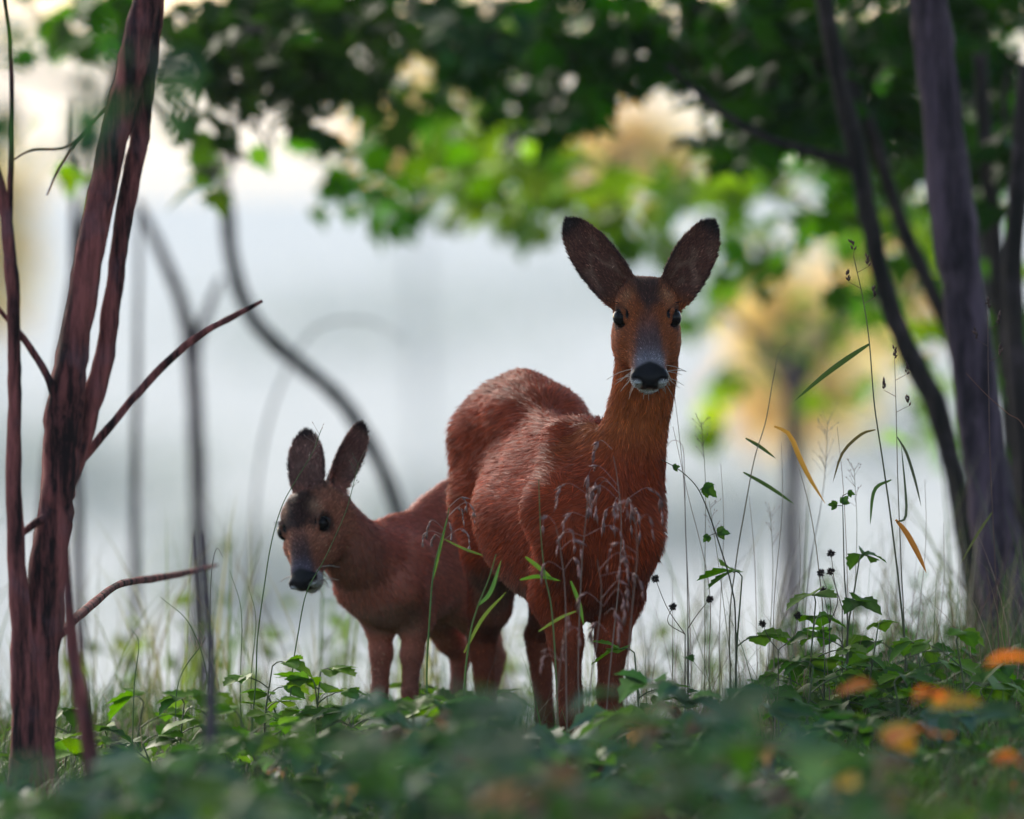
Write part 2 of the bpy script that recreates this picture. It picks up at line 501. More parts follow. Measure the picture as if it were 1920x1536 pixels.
def make_fur(name, V, tri, N, area, C, wet, flow, length, count, parent, lift, seed=3, wid=.0006, hot=None):
    g = np.random.default_rng(seed)
    dens = area * (hot[tri].mean(1) if hot is not None else 1)
    cdf = np.cumsum(dens); cdf /= cdf[-1]
    f = np.searchsorted(cdf, g.random(count))
    r1 = np.sqrt(g.random(count)); r2 = g.random(count)
    bc = np.stack([1 - r1, r1 * (1 - r2), r1 * r2], 1)
    T = tri[f]
    mixv = lambda A: (A[T] * (bc[..., None] if A.ndim == 2 else bc)).sum(1)
    P, n, c, w = mixv(V), unit(mixv(N)), mixv(C), mixv(wet)
    fl, ln, lf = mixv(flow), mixv(length), mixv(lift)
    keep = (w < .35)
    P, n, c, fl, ln, lf = P[keep], n[keep], c[keep], fl[keep], ln[keep], lf[keep]
    k = len(P)
    clump = np.stack([vnoise(P, 60, 21), vnoise(P, 60, 22), vnoise(P, 60, 23)], 1) * .22
    fl = unit(fl) + clump + g.normal(0, .10, (k, 3))
    tg = unit(fl - (fl * n).sum(1, keepdims=True) * n)
    ang = np.clip(lf * g.lognormal(0, .35, k), .04, 1.3)[:, None]
    d = tg * np.cos(ang) + n * np.sin(ang)
    ln = (ln * g.uniform(.6, 1.25, k))[:, None]
    roll = g.normal(0, .55, k)[:, None]
    side = unit(np.cross(d, n)); up = np.cross(side, d)
    side = side * np.cos(roll) + up * np.sin(roll)
    wd = (wid * g.uniform(.7, 1.4, k))[:, None] * np.clip(ln / .016, .75, 1.3)
    p0 = P - n * .0012
    p1 = P + d * ln * .5
    p2 = P + d * ln * .85 + tg * ln * .14 - n * ln * .10 * np.sin(ang)
    vv = np.stack([p0 - side * wd, p0 + side * wd, p1 - side * wd * .8, p1 + side * wd * .8, p2], 1).reshape(-1, 3)
    b = np.arange(k)[:, None] * 5
    q = b + np.array([[0, 1, 3, 2]]); t3 = b + np.array([[2, 3, 4]])
    me = new_mesh(name, vv, [t3, q], True)
    rnd = g.lognormal(0, .28 + .35 * sstep(.012, .006, ln[:, 0]), k)[:, None]
    cc = c * rnd * np.exp(.16 * vnoise(P, 45, 31) + .12 * vnoise(P, 130, 32))[:, None]
    tipc = cc * g.uniform(.95, 1.35, (k, 1))
    rootc = cc * .8
    cols = np.stack([rootc, rootc, cc, cc, tipc], 1).reshape(-1, 3)
    set_col(me, np.clip(cols, .003, .9))
    nn = unit(n * .8 + d * .25 + g.normal(0, .12, (k, 3)))
    me.normals_split_custom_set_from_vertices(np.repeat(nn, 5, 0).astype(np.float32))
    return link(name, me, mat_fur, parent)

def eyeball(parent, c, r, hd):
    buf = Buf(); nu, nv = 20, 12
    th = np.linspace(0, np.pi, nv); ph = np.linspace(0, 2 * np.pi, nu, endpoint=False)
    v = np.stack([np.sin(th)[:, None] * np.cos(ph), np.sin(th)[:, None] * np.sin(ph), np.cos(th)[:, None] * np.ones(nu)], -1).reshape(-1, 3) * r
    i = np.arange(nv - 1)[:, None] * nu; j = np.arange(nu)[None]; j2 = (j + 1) % nu
    q = np.stack([i + j, i + nu + j, i + nu + j2, i + j2], -1).reshape(-1, 4)
    buf.add(v + np.asarray(c), quads=q)
    return link('eye', buf.mesh('eye', True), mat_eye, parent)

def whiskers(parent, hd, count, seed):
    g = np.random.default_rng(seed); buf = Buf()
    for i in range(count):
        sd = g.choice([-1, 1])
        l = sd * g.uniform(.0, .032); 
        if i < count * .86:   # chin and lip whiskers
            p = hd['W'](g.uniform(.085, .125), l, -.048 + abs(l) * .35)
            d = unit(hd['F'] * g.uniform(-.1, .5) - hd['U'] * g.uniform(.6, 1.2) + hd['L'] * (l * 16 + g.normal(0, .12)))
            ln = g.uniform(.016, .038) * hd['s']
        else:
            p = hd['W'](g.uniform(.09, .13), sd * .031, g.uniform(-.03, -.012))
            d = unit(hd['L'] * sd + hd['F'] * g.uniform(-.2, .4) + hd['U'] * g.normal(-.2, .3)); ln = g.uniform(.03, .055) * hd['s']
        e = p + d * ln
        tube(buf, [p - d * .004, (p + e) / 2 + g.normal(0, .001, 3), e - np.array([0, 0, ln * .12])], [.0008, .0008, .0004], sides=4, n=5, col=(.46, .37, .31))
    link('whiskers', buf.mesh('whiskers'), mat_fur, parent, kind='stuff')

def eyelashes(eye, sd, hd, seed):
    g = np.random.default_rng(seed); buf = Buf()
    for i in range(12):
        t = g.uniform(-.02, .012)
        p = hd['W'](t, sd * (.048 - t * .25), .0262); d = unit(hd['L'] * sd * .9 + hd['U'] * .5 + hd['F'] * (.3 + t * 8))
        ln = g.uniform(.008, .015) * hd['s']
        tube(buf, [p, p + d * ln * .6, p + d * ln + hd['U'] * .001], [.0006, .0005, .0002], sides=3, n=4, col=(.012, .010, .010))
    link('eyelashes', buf.mesh('eyelashes'), mat_fur, eye, kind='stuff')

def build_deer(name, label, O, yaw, sc, ground, tor, legs, neck, head, pal, count, vs, seed, extra=None):
    """yaw: body forward = (sin yaw, -cos yaw); legs dict; neck/head in place coordinates"""
    f = np.array([math.sin(yaw), -math.cos(yaw), 0.]); l = np.array([math.cos(yaw), math.sin(yaw), 0.]); up = np.array([0, 0, 1.])
    O = np.array([O[0], O[1], 0.])
    Wb = lambda a, b, z: O + a * f + b * l + z * up
    allp = [Wb(a, s_, z) + 0 * up for a, s_, z, w, h in tor]
    pts = np.array(allp + [np.asarray(p[:3]) for p in neck] + [head['o']] + [e['base'] + unit(e['axis']) * e['length'] for e in head['ears']] + [head['o'] + head['F'] * .17])
    lo = pts.min(0) - .19; hi = pts.max(0) + .19
    hi[2] = pts[:, 2].max() + .06; lo[2] = min(ground) - .02
    fd = Field(lo, hi, vs)
    fd.loft(O, np.array([f, l, up]), tor, k=.03, pw=2.05, egg=.46)
    for sd in (-1, 1):
        for key in ('fore', 'hind'):
            J = legs[key][0 if sd < 0 else 1]
            for (p, q) in zip(J[:-1], J[1:]):
                fd.cone(Wb(*p[:3]), Wb(*q[:3]), p[3], q[3], k=p[4])
            e = J[-1]; c = Wb(*e[:3])
            for s2 in (-1, 1):      # cloven hoof
                fd.cone(c + l * s2 * .009 * sc, c + f * .030 * sc + l * s2 * .012 * sc - up * .030 * sc, .011 * sc, .010 * sc, k=.008 * sc)
                fd.cone(c + l * s2 * .010 * sc - up * .004, c + l * s2 * .011 * sc - up * .032 * sc, .010 * sc, .011 * sc, k=.006 * sc)
            fd.cone(c - f * .018 * sc + up * .012 * sc, c - f * .024 * sc, .006 * sc, .005 * sc, k=.006)   # dew claw
    nk = np.asarray(neck, float)
    fine = resample(nk, 3 * len(nk))
    for p, q in zip(fine[:-1], fine[1:]):
        fd.cone(p[:3], q[:3], p[3], q[3], k=.022 * sc + .006)
    if extra: extra(fd, Wb, f, l, up)
    hd = build_head(fd, pal=pal, **head)
    V, Q, tri, N, area = fd.surface(4)
    # coat
    def body_cols(V, N, C):
        q = V - O; a = q @ f; b = q @ l; z = q[:, 2]
        return pal['body'](V, N, C, a, b, z, hd)
    C, wet, eid, near = skin_colour(V, N, hd, pal, [body_cols])
    root = thing(name, label, 'deer', loc=(0, 0, 0))
    me = new_mesh('body', V, [Q], True)
    set_col(me, np.concatenate([C * .8, wet[:, None]], 1))
    link('body', me, mat_skin, root)
    for sd, c in zip((-1, 1), hd['eyes']):
        eyelashes(eyeball(root, c, .0195 * hd['s'], hd), sd, hd, seed + 1)
    whiskers(root, hd, 60 if sc > .9 else 22, seed)
    # fur flow / length
    q = V - O; a = q @ f; b = q @ l; z = q[:, 2]
    t_, l_, u_ = hd['loc'](V)
    flow = np.tile(-f * .8 - up * .55, (len(V), 1))
    leg = 1 - sstep(tor_bottom(tor) - .02 * sc, tor_bottom(tor) + .08 * sc, z)
    flow = lerp(flow, np.tile(-up - .25 * f, (len(V), 1)), leg)
    neckm = sstep(.0, .05, nearest(V, fine[len(fine) // 3:, :3], .13 * sc) ) 
    flow = lerp(flow, np.tile(-up - f * .25, (len(V), 1)), neckm)
    hm = sstep(-.12, -.08, t_) * near * sstep(-.085, -.05, u_)
    flow = lerp(flow, np.tile(-hd['F'] - .15 * hd['U'], (len(V), 1)) + np.sign(l_)[:, None] * hd['L'] * .35, hm)
    ln = np.full(len(V), .024 * sc); lift = np.full(len(V), .21)
    ln = lerp1(ln, .011 * sc, leg); ln = lerp1(ln, .017 * sc, neckm); ln = lerp1(ln, .0085 * hd['s'], hm)
    ln = lerp1(ln, .005, hm * sstep(.06, .11, t_))
    for c in hd['eyes']: ln = lerp1(ln, .0028, 1 - sstep(.021 * hd['s'], .040 * hd['s'], np.linalg.norm(V - c, axis=1)))
    lift = lerp1(lift, .22, neckm); lift = lerp1(lift, .26, hm)
    eany = np.zeros(len(V))
    for e in hd['ears']:
        qq = V - e['base']; aa = qq @ e['ax'] / e['L']; k = sstep(.0, .2, aa) * (np.abs(qq @ e['c']) < e['W'] * 1.2) * (np.abs(qq @ e['n']) < .05) * (aa < 1.15)
        flow = lerp(flow, np.tile(e['ax'] , (len(V), 1)) + (qq @ e['c'] / e['W'])[:, None] * e['c'] * .5, k); eany = np.maximum(eany, k)
    ln = lerp1(ln, .008, eany); lift = lerp1(lift, .30, eany); lift = lerp1(lift, .5, eid * eany)
    hot = 1 + 2.2 * np.maximum(hm, eany) + .6 * neckm
    if pal.get('tuft'): ln, lift = pal['tuft'](a, b, z, ln, lift)
    # no hair over the eyeballs
    for c in hd['eyes']: hot = hot * sstep(.0185 * hd['s'], .0225 * hd['s'], np.linalg.norm(V - c, axis=1))
    make_fur('fur', V, tri, N, area, C, wet, flow, ln, count, root, lift, seed, hot=np.maximum(hot, 1e-4))
    return root, hd

def lerp1(a, b, t): return a + (b - a) * t
def tor_bottom(t): return min(r[2] - r[4] for r in t)
def nearest(V, pts, rad):
    d = np.full(len(V), 9.)
    for p in pts: d = np.minimum(d, np.linalg.norm(V - p, axis=1))
    return np.clip(1 - d / rad, 0, 1) * .12

# ---- the doe
O = np.array([.145, .10])
tor = [(.142, .026, .44, .010, .015), (.128, .026, .44, .042, .07), (.10, .022, .425, .072, .122), (.05, .008, .415, .094, .165), (-.03, .0, .41, .110, .190),
       (-.12, .0, .410, .130, .188), (-.21, .0, .415, .152, .178), (-.29, .002, .428, .152, .170), (-.37, .010, .455, .130, .158), (-.44, .020, .482, .114, .156), (-.52, .026, .505, .112, .160),
       (-.60, .030, .522, .094, .148), (-.67, .030, .522, .070, .116), (-.725, .03, .515, .030, .05), (-.735, .03, .515, .008, .012)]
tor = tor[::-1]
# joints: a, b, z, r, blend
fl_ = lambda s, db=0: [(-.055, s * .040, .565, .030, .035), (.030, s * .070, .43, .058, .04), (.066, s * .064 + .002, .375, .047, .04), (-.02, s * .060 + .002, .262, .043, .028), (-.005, s * .045 + .002, .18, .0295, .02), (.005, s * .039 + db, .085, .0215, .015),
                 (.012, s * .038 + db, .045, .0235, .012), (.008, s * .039 + db, .0, .0175, .012), (.008, s * .039 + db, -.060, .0165, .01), (.018, s * .039 + db, -.072, .018, .008)]
hl_ = lambda s: [(-.48, .026 + s * .055, .585, .040, .05), (-.585, .030 + s * .060, .54, .074, .045), (-.555, .028 + s * .070, .42, .074, .035), (-.50, .026 + s * .074, .33, .058, .03), (-.60, .028 + s * .062, .215, .039, .02), (-.675, .028 + s * .058, .155, .027, .014),
                 (-.670, .028 + s * .058, .125, .0235, .012), (-.635, .028 + s * .058, .0, .0175, .012), (-.630, .028 + s * .058, -.04, .0175, .01), (-.618, .028 + s * .058, -.066, .018, .008)]
legs = dict(fore=[fl_(-1), fl_(1)], hind=[hl_(-1), hl_(1)])
def nk(px, py, y, r): return (*at(px, py, y), r)
neck = [nk(1140, 935, .085, .090), nk(1170, 880, .070, .062), nk(1183, 836, .070, .049), nk(1194, 790, .075, .0435), nk(1204, 745, .075, .0425), nk(1212, 690, .065, .044), nk(1214, 625, .045, .044), nk(1214, 585, .03, .040)]
dl = math.radians(47)
rotz = lambda v, a: np.array([v[0] * math.cos(a) - v[1] * math.sin(a), v[0] * math.sin(a) + v[1] * math.cos(a), v[2]])
F = rotz((0, -math.cos(dl), -math.sin(dl)), math.radians(3)); U = rotz((0, -math.sin(dl), math.cos(dl)), math.radians(3)); Lv = rotz((1., 0, 0), math.radians(3))
ho = at(1213, 600, -.03)
def ear_between(b, t, yb, yt, face, W, cup=.016):
    p, q = at(*b, yb), at(*t, yt)
    return dict(base=p, axis=q - p, face=face, length=float(np.linalg.norm(q - p)), W=W, cup=cup)
ears = [ear_between((1180, 568), (1062, 414), .012, .035, (-.30, -.9, .15), .0435),
        ear_between((1254, 568), (1340, 417), .012, .035, (.40, -.88, .1), .0435)]
def doe_body(V, N, C, a, b, z, hd):
    legm = 1 - sstep(.10, .30, z)
    C = lerp(C, np.array([.105, .032, .016]), legm * .65)
    # paler inside of thigh / belly edge, greyer neck side, neck orange with warm light painted in
    nm = sstep(.50, .60, z) * (a > .0)
    C = lerp(C, np.array([.46, .125, .030]), nm * .7)
    under = sstep(.2, .8, -N[:, 2]) * (1 - sstep(.26, .40, z)) * sstep(.16, .22, z) * (a < -.1)
    C = lerp(C, np.array([.36, .24, .19]), under * .5)
    rump = sstep(-.66, -.74, a) * sstep(.38, .45, z)
    C = lerp(C, np.array([.55, .48, .42]), rump * .6)
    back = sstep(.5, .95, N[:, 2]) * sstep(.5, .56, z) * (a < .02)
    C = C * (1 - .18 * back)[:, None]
    hoof = 1 - sstep(-.082, -.074, z)
    return lerp(C, np.array([.012, .010, .010]), hoof)
def doe_tuft(a, b, z, ln, lift):
    r = sstep(-.55, -.68, a) * sstep(.40, .48, z) * (1 - sstep(.60, .66, z))
    return ln + .016 * r, lift + .25 * r
def doe_croup(fd, Wb, f, l, up):
    for s_ in (-1, 1): fd.cone(Wb(-.44, .022 + s_ * .030, .580), Wb(-.62, .030 + s_ * .030, .600), .048, .052, k=.05)
pal_doe = dict(coat=(.34, .050, .014), head=(.31, .076, .022), forehead=(.048, .024, .021), blaze=(.105, .080, .090), muzzle=(.27, .235, .265), eyering=(.03, .018, .016), tan=(.34, .15, .075),
               ear_back=(.13, .052, .03), ear_in=(.125, .045, .030), ear_wisp=(.30, .16, .11), ear_edge=(.022, .014, .013), body=doe_body, tuft=doe_tuft)
doe, hd_doe = build_deer('doe', 'reddish brown adult roe doe standing and facing forward with both large ears raised', O, math.radians(15), 1.0,
           [-.105], tor, legs, neck, dict(o=ho, F=F, L=Lv, U=U, s=1.0, ears=ears), pal_doe, 130000, .0034, 5, extra=doe_croup)

# ---- the fawn
O = np.array([-.225, .76]); fy = math.radians(-30)
tor = [(.150, -.01, .275, .006, .008), (.135, -.01, .275, .032, .045), (.10, -.005, .275, .058, .085), (.04, 0, .278, .072, .110), (-.05, 0, .282, .078, .115),
       (-.11, 0, .300, .083, .122), (-.18, 0, .318, .083, .128), (-.25, 0, .340, .076, .122), (-.31, 0, .348, .060, .096), (-.36, 0, .345, .02, .03), (-.366, 0, .345, .006, .008)][::-1]
ffl = lambda s: [(.03, s * .045, .30, .052, .03), (.06, s * .048, .255, .042, .03), (-.005, s * .042, .185, .030, .02), (0, s * .035, .12, .0205, .015), (.006, s * .034, .05, .0155, .01),
                 (.008, s * .034, .02, .0155, .01), (.006, s * .034, -.01, .0115, .008), (.006, s * .034, -.062, .012, .008), (.012, s * .034, -.068, .013, .006)]
fhl = lambda s: [(-.26, s * .038, .35, .060, .03), (-.235, s * .042, .265, .060, .03), (-.21, s * .048, .205, .045, .03), (-.275, s * .042, .135, .028, .015), (-.315, s * .040, .10, .020, .01),
                 (-.312, s * .040, .08, .017, .008), (-.292, s * .040, .0, .0125, .008), (-.290, s * .040, -.055, .012, .008), (-.282, s * .040, -.064, .013, .006)]
legs = dict(fore=[ffl(-1), ffl(1)], hind=[fhl(-1), fhl(1)])
neck = [nk(738, 1075, .80, .080), nk(700, 1058, .71, .070), nk(666, 1036, .655, .058), nk(640, 1004, .62, .048), nk(616, 970, .60, .042), nk(602, 948, .585, .038)]
dl = math.radians(52)
F = np.array((0, -math.cos(dl), -math.sin(dl))); U0 = np.array((0, -math.sin(dl), math.cos(dl))); L0 = np.array((1., 0, 0))
ph = math.radians(14)
U = U0 * math.cos(ph) - L0 * math.sin(ph); Lv = L0 * math.cos(ph) + U0 * math.sin(ph)
ry = math.radians(-13)
F, U, Lv = [rotz(v, ry) for v in (F, U, Lv)]
rl = math.radians(-5)
roll = lambda v: np.array([v[0] * math.cos(rl) + v[2] * math.sin(rl), v[1], -v[0] * math.sin(rl) + v[2] * math.cos(rl)])
F, U, Lv = [roll(v) for v in (F, U, Lv)]
ho = at(573, 992, .55)
ears = [ear_between((577, 932), (570, 808), .585, .60, (-.25, -.95, .05), .0375, .013),
        ear_between((628, 915), (687, 797), .60, .625, (.62, -.6, .1), .033, .014)]
def fawn_body(V, N, C, a, b, z, hd):
    C = lerp(C, np.array([.12, .044, .030]), (1 - sstep(.05, .2, z)) * .6)
    under = sstep(.2, .8, -N[:, 2]) * (1 - sstep(.20, .28, z)) * sstep(.12, .17, z)
    C = lerp(C, np.array([.34, .24, .20]), under * .5)
    nm = sstep(.10, .16, a) * sstep(.2, .3, z)
    C = lerp(C, np.array([.36, .16, .12]), nm * .6)
    hoof = 1 - sstep(-.078, -.072, z)
    return lerp(C, np.array([.012, .010, .010]), hoof)
pal_fawn = dict(fore_w=1.9, fore_t=.02, coat=(.50, .155, .100), head=(.36, .13, .075), forehead=(.018, .009, .009), blaze=(.045, .032, .038), muzzle=(.11, .09, .12), eyering=(.045, .024, .020), tan=(.40, .21, .13),
               ear_back=(.20, .085, .062), ear_in=(.20, .090, .072), ear_wisp=(.30, .16, .13), ear_edge=(.03, .018, .018), body=fawn_body)
fawn, hd_fawn = build_deer('fawn', 'small brown fawn with lowered dark face standing behind the doe', O, fy, .66,
           [-.10], tor, legs, neck, dict(o=ho, F=F, L=Lv, U=U, s=.88, ears=ears), pal_fawn, 70000, .0032, 9)
# ------------------------------------------------------------------ setting: ground to the horizon, far hills
def axis(n, near, far, k):
    t = np.linspace(-1, 1, n)
    return np.sign(t) * (near * np.abs(t) + (far - near) * np.abs(t) ** k)
gx = axis(181, 4.0, 2390, 9)
gy = np.concatenate([-24 - np.array([32, 16, 8, 4, 2., 1]), np.linspace(-24, -4, 60), np.linspace(-3.9, 4, 120), np.linspace(4.2, 12, 40), 12 + (np.linspace(0.02, 1, 70) ** 3) * 4900])
GX, GY = np.meshgrid(gx, gy)
GZ = ground_z(GX, np.clip(GY, -40, 3000)) + 0.006 * np.sin(GX * 23 + GY * 17) * (np.abs(GY) < 12)
gv = np.stack([GX, GY, GZ], -1).reshape(-1, 3)
r_, c_ = GX.shape
ii = np.arange(r_ - 1)[:, None] * c_ + np.arange(c_ - 1)[None]
gq = np.stack([ii, ii + 1, ii + c_ + 1, ii + c_], -1).reshape(-1, 4)
m, N, L, b = mat_new('ground_soil_and_meadow')
tc = N.new('ShaderNodeTexCoord')
n1 = N.new('ShaderNodeTexNoise'); n1.inputs['Scale'].default_value = 9; n1.inputs['Detail'].default_value = 8
n2 = N.new('ShaderNodeTexNoise'); n2.inputs['Scale'].default_value = 70; n2.inputs['Detail'].default_value = 6
L.new(tc.outputs['Object'], n1.inputs['Vector']); L.new(tc.outputs['Object'], n2.inputs['Vector'])
cr = N.new('ShaderNodeValToRGB')
for p, c in ((.30, (.020, .013, .009)), (.48, (.045, .028, .016)), (.60, (.030, .042, .012)), (.75, (.05, .075, .018))):
    e = cr.color_ramp.elements.new(p); e.color = (*c, 1)
cr.color_ramp.elements.remove(cr.color_ramp.elements[0]); cr.color_ramp.elements.remove(cr.color_ramp.elements[-1])
L.new(n1.outputs[0], cr.inputs[0])
mx = N.new('ShaderNodeMix'); mx.data_type = 'RGBA'; mx.blend_type = 'MULTIPLY'; mx.inputs[0].default_value = .7
cr2 = N.new('ShaderNodeValToRGB'); cr2.color_ramp.elements[0].color = (.35, .35, .35, 1); cr2.color_ramp.elements[1].color = (1.5, 1.5, 1.5, 1)
L.new(n2.outputs[0], cr2.inputs[0]); L.new(cr.outputs[0], mx.inputs[6]); L.new(cr2.outputs[0], mx.inputs[7])
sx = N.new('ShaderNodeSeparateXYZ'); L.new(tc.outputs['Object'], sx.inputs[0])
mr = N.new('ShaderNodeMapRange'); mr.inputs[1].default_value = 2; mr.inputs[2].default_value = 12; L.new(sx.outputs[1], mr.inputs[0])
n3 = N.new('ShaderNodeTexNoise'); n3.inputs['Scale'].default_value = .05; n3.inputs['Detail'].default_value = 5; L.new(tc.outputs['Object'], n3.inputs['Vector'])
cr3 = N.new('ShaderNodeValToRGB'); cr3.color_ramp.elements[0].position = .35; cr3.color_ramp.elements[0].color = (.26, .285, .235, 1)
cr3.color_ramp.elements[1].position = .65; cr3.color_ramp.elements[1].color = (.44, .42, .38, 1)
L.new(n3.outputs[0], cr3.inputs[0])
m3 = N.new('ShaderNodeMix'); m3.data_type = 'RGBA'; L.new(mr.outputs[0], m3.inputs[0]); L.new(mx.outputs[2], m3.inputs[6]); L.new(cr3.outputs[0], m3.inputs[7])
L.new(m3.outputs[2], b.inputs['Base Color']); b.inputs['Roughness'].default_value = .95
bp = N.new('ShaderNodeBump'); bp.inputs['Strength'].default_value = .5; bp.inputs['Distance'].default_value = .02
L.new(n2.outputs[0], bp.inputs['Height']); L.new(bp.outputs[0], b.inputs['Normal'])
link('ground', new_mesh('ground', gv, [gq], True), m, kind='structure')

# ------------------------------------------------------------------ haze over valley and wood
HAZE = 0.00034
hv = np.array([(x, y, z) for z in (-66., 12.) for y in (-60., 5000.) for x in (-2400., 2400.)])
hq = np.array([(0, 2, 3, 1), (4, 5, 7, 6), (0, 1, 5, 4), (2, 6, 7, 3), (0, 4, 6, 2), (1, 3, 7, 5)])
m, N, L, b = mat_new('pale_haze')
N.remove(b)
pv = N.new('ShaderNodeVolumePrincipled')
pv.inputs['Color'].default_value = (.62, .67, .70, 1)
pv.inputs['Density'].default_value = HAZE
pv.inputs['Anisotropy'].default_value = 0.0
L.new(pv.outputs[0], N['Material Output'].inputs['Volume'])
link('haze', new_mesh('haze', hv, [hq]), m, kind='stuff', label='pale morning haze over the valley')
# ------------------------------------------------------------------ leaves and bark
mat_leaf = mat_attr('leaf_green', rough=.5, spec=.09, noise=.18, scale=25, translucent=.45, tr_tint=(1.25, 1.35, .55), hue_var=.015)
mat_leaf_dry = mat_attr('leaf_autumn', rough=.6, spec=.2, noise=.25, scale=30, translucent=.6, tr_tint=(1.3, 1.15, .8))
bark_red = mat_bark('bark_reddish', (.014, .005, .006), (.32, .090, .080), 26)
bark_dark = mat_bark('bark_dark', (.012, .010, .010), (.055, .040, .038), 30)
bark_grey = mat_bark('bark_grey_violet', (.022, .015, .022), (.125, .080, .110), 24)
bark_pale = mat_bark('bark_pale', (.06, .045, .05), (.16, .125, .135), 28)

bark_slate = mat_bark('bark_slate', (.030, .028, .030), (.075, .068, .072), 28)
bark_hazy = mat_bark('bark_hazy', (.30, .30, .30), (.62, .63, .62), 12, bump=.2, lichen=(.5, .5, .5))  # haze paleness put into the bark so far trunks blend away
# lobed leaf outline (maple like), unit length, lies in XY, stalk at origin, tip towards +Y
_o = [(0, 0), (.10, .10), (.34, .04), (.28, .22), (.52, .34), (.36, .44), (.40, .62), (.20, .58), (.13, .76), (0, 1.0)]
lobe = np.array(_o + [(-x, y) for x, y in _o[-2:0:-1]])
lobe3 = np.column_stack([lobe, .10 * np.abs(lobe[:, 0]) - .22 * lobe[:, 1] ** 2])
lobe_v = np.vstack([[0, .34, -.05], lobe3]); _k = len(lobe3)
lobe_f = np.array([(0, 1 + i, 1 + (i + 1) % _k) for i in range(_k)])
_e = [(0, 0), (.20, .22), (.27, .48), (.18, .78), (0, 1.0)]
oval = np.array(_e + [(-x, y) for x, y in _e[-2:0:-1]])
oval_v = np.vstack([[0, .5, -.06], np.column_stack([oval, .12 * np.abs(oval[:, 0]) - .2 * oval[:, 1] ** 2])])
oval_f = np.array([(0, 1 + i, 1 + (i + 1) % len(oval)) for i in range(len(oval))])

def scatter_leaves(buf, pos, size, cols, g, kind='lobed', droop=.55, face=None):
    """many leaves, one batch"""
    tv, tf = (lobe_v, lobe_f) if kind == 'lobed' else (oval_v, oval_f)
    n = len(pos)
    a = g.uniform(0, 2 * np.pi, n)
    y = unit(np.stack([np.cos(a), np.sin(a), g.normal(-droop, .45, n)], 1))
    z0 = unit(np.stack([g.normal(0, .45, n), g.normal(0, .45, n) - .25, np.ones(n)], 1))
    x = unit(np.cross(y, z0)); z = np.cross(x, y)
    s = np.broadcast_to(size, (n,))[:, None, None]
    v = pos[:, None] + s * (tv[None, :, 0:1] * x[:, None] + tv[None, :, 1:2] * y[:, None] + tv[None, :, 2:3] * z[:, None])
    k = len(tv)
    f = (np.arange(n)[:, None, None] * k + tf[None]).reshape(-1, 3)
    c = np.repeat(cols, k, 0)
    buf.add(v.reshape(-1, 3), tris=f, col=c)

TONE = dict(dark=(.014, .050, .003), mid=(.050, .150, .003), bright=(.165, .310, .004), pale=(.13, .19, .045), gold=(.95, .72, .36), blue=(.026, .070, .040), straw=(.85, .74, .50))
def leaf_cols(tone, n, g):
    c = np.array(TONE[tone]) * g.lognormal(0, .28, (n, 1))
    return np.clip(c * np.array([1, 1, 1]) * g.normal(1, .08, (n, 3)), .004, .85)

def clusters(buf, wood, spots, g, size=.095, spread=.35, cover=1.5, kind='lobed'):
    """leaf sprays round the given sight points; each spray has its twigs"""
    for px, py, rx, ry, y, tone in spots:
        c = at(px, py, y); k = (CAM_D + y) * 5e-5
        rx_, ry_ = rx * k, ry * k
        n = max(5, int(np.pi * rx_ * ry_ / (.36 * size * size) * cover))
        # sprays: sub-centres, leaves round them
        ns = max(2, n // 7)
        u = unit(g.normal(0, 1, (ns, 3))) * (g.random((ns, 1)) ** .45)
        sc = c + u * np.array([rx_, spread, ry_])
        p = sc[g.integers(0, ns, n)] + g.normal(0, 1, (n, 3)) * np.array([.055, .07, .038])
        scatter_leaves(buf, p, size * g.uniform(.65, 1.2, n), leaf_cols(tone, n, g), g, kind)
        for q in sc[:max(2, ns // 2)]:
            e = c + (q - c) * -.25 + np.array([0, 0, ry_ * .5])
            tube(wood, [e, (e + q) / 2 + g.normal(0, .02, 3), q], [.005, .0035, .0015], sides=4, n=5)

def upper_crown(buf, c, r, n, tone, g, size=.16):
    u = unit(g.normal(0, 1, (n, 3))) * (g.random((n, 1)) ** .4)
    p = np.asarray(c) + u * np.asarray(r)
    cl = vnoise(p, 2.2, 5) > -.5
    p = p[cl]
    scatter_leaves(buf, p, size * g.uniform(.7, 1.2, len(p)), leaf_cols(tone, len(p), g), g)

def stem_pts(pts, y, dy=0.0):
    """[(px, py, r_px)] -> world points and radii at depth y (dy = drift per point)"""
    P = [at(a, b_, y + dy * i) for i, (a, b_, r) in enumerate(pts)]
    R = [r * (CAM_D + y) * 5e-5 for a, b_, r in pts]
    return P, R

def to_ground(P, R, dx=0.0, flare=1.5):
    """carry the last point of a trunk down into the ground"""
    p = P[-1]; z = float(ground_z(p[0] + dx, p[1])) - .05
    if z < p[2] - .02:
        n = 1 if p[2] - z < .5 else 3
        for i in range(1, n + 1):
            t = i / n
            P.append(np.array([p[0] + dx * t, p[1], p[2] + (z - p[2]) * t])); R.append(R[-1] * (1 + (flare - 1) * (t if i == n else .2)))
    return P, R

def part_tube(name, root, P, R, mat, sides=10, bump=.04, seed=0, n=None):
    buf = Buf(); o = np.array(root.location)
    tube(buf, np.array(P) - o, R, sides=sides, n=n or len(P) * 5, bump=bump, seed=seed)
    return link(name, buf.mesh(name, True), mat, root)

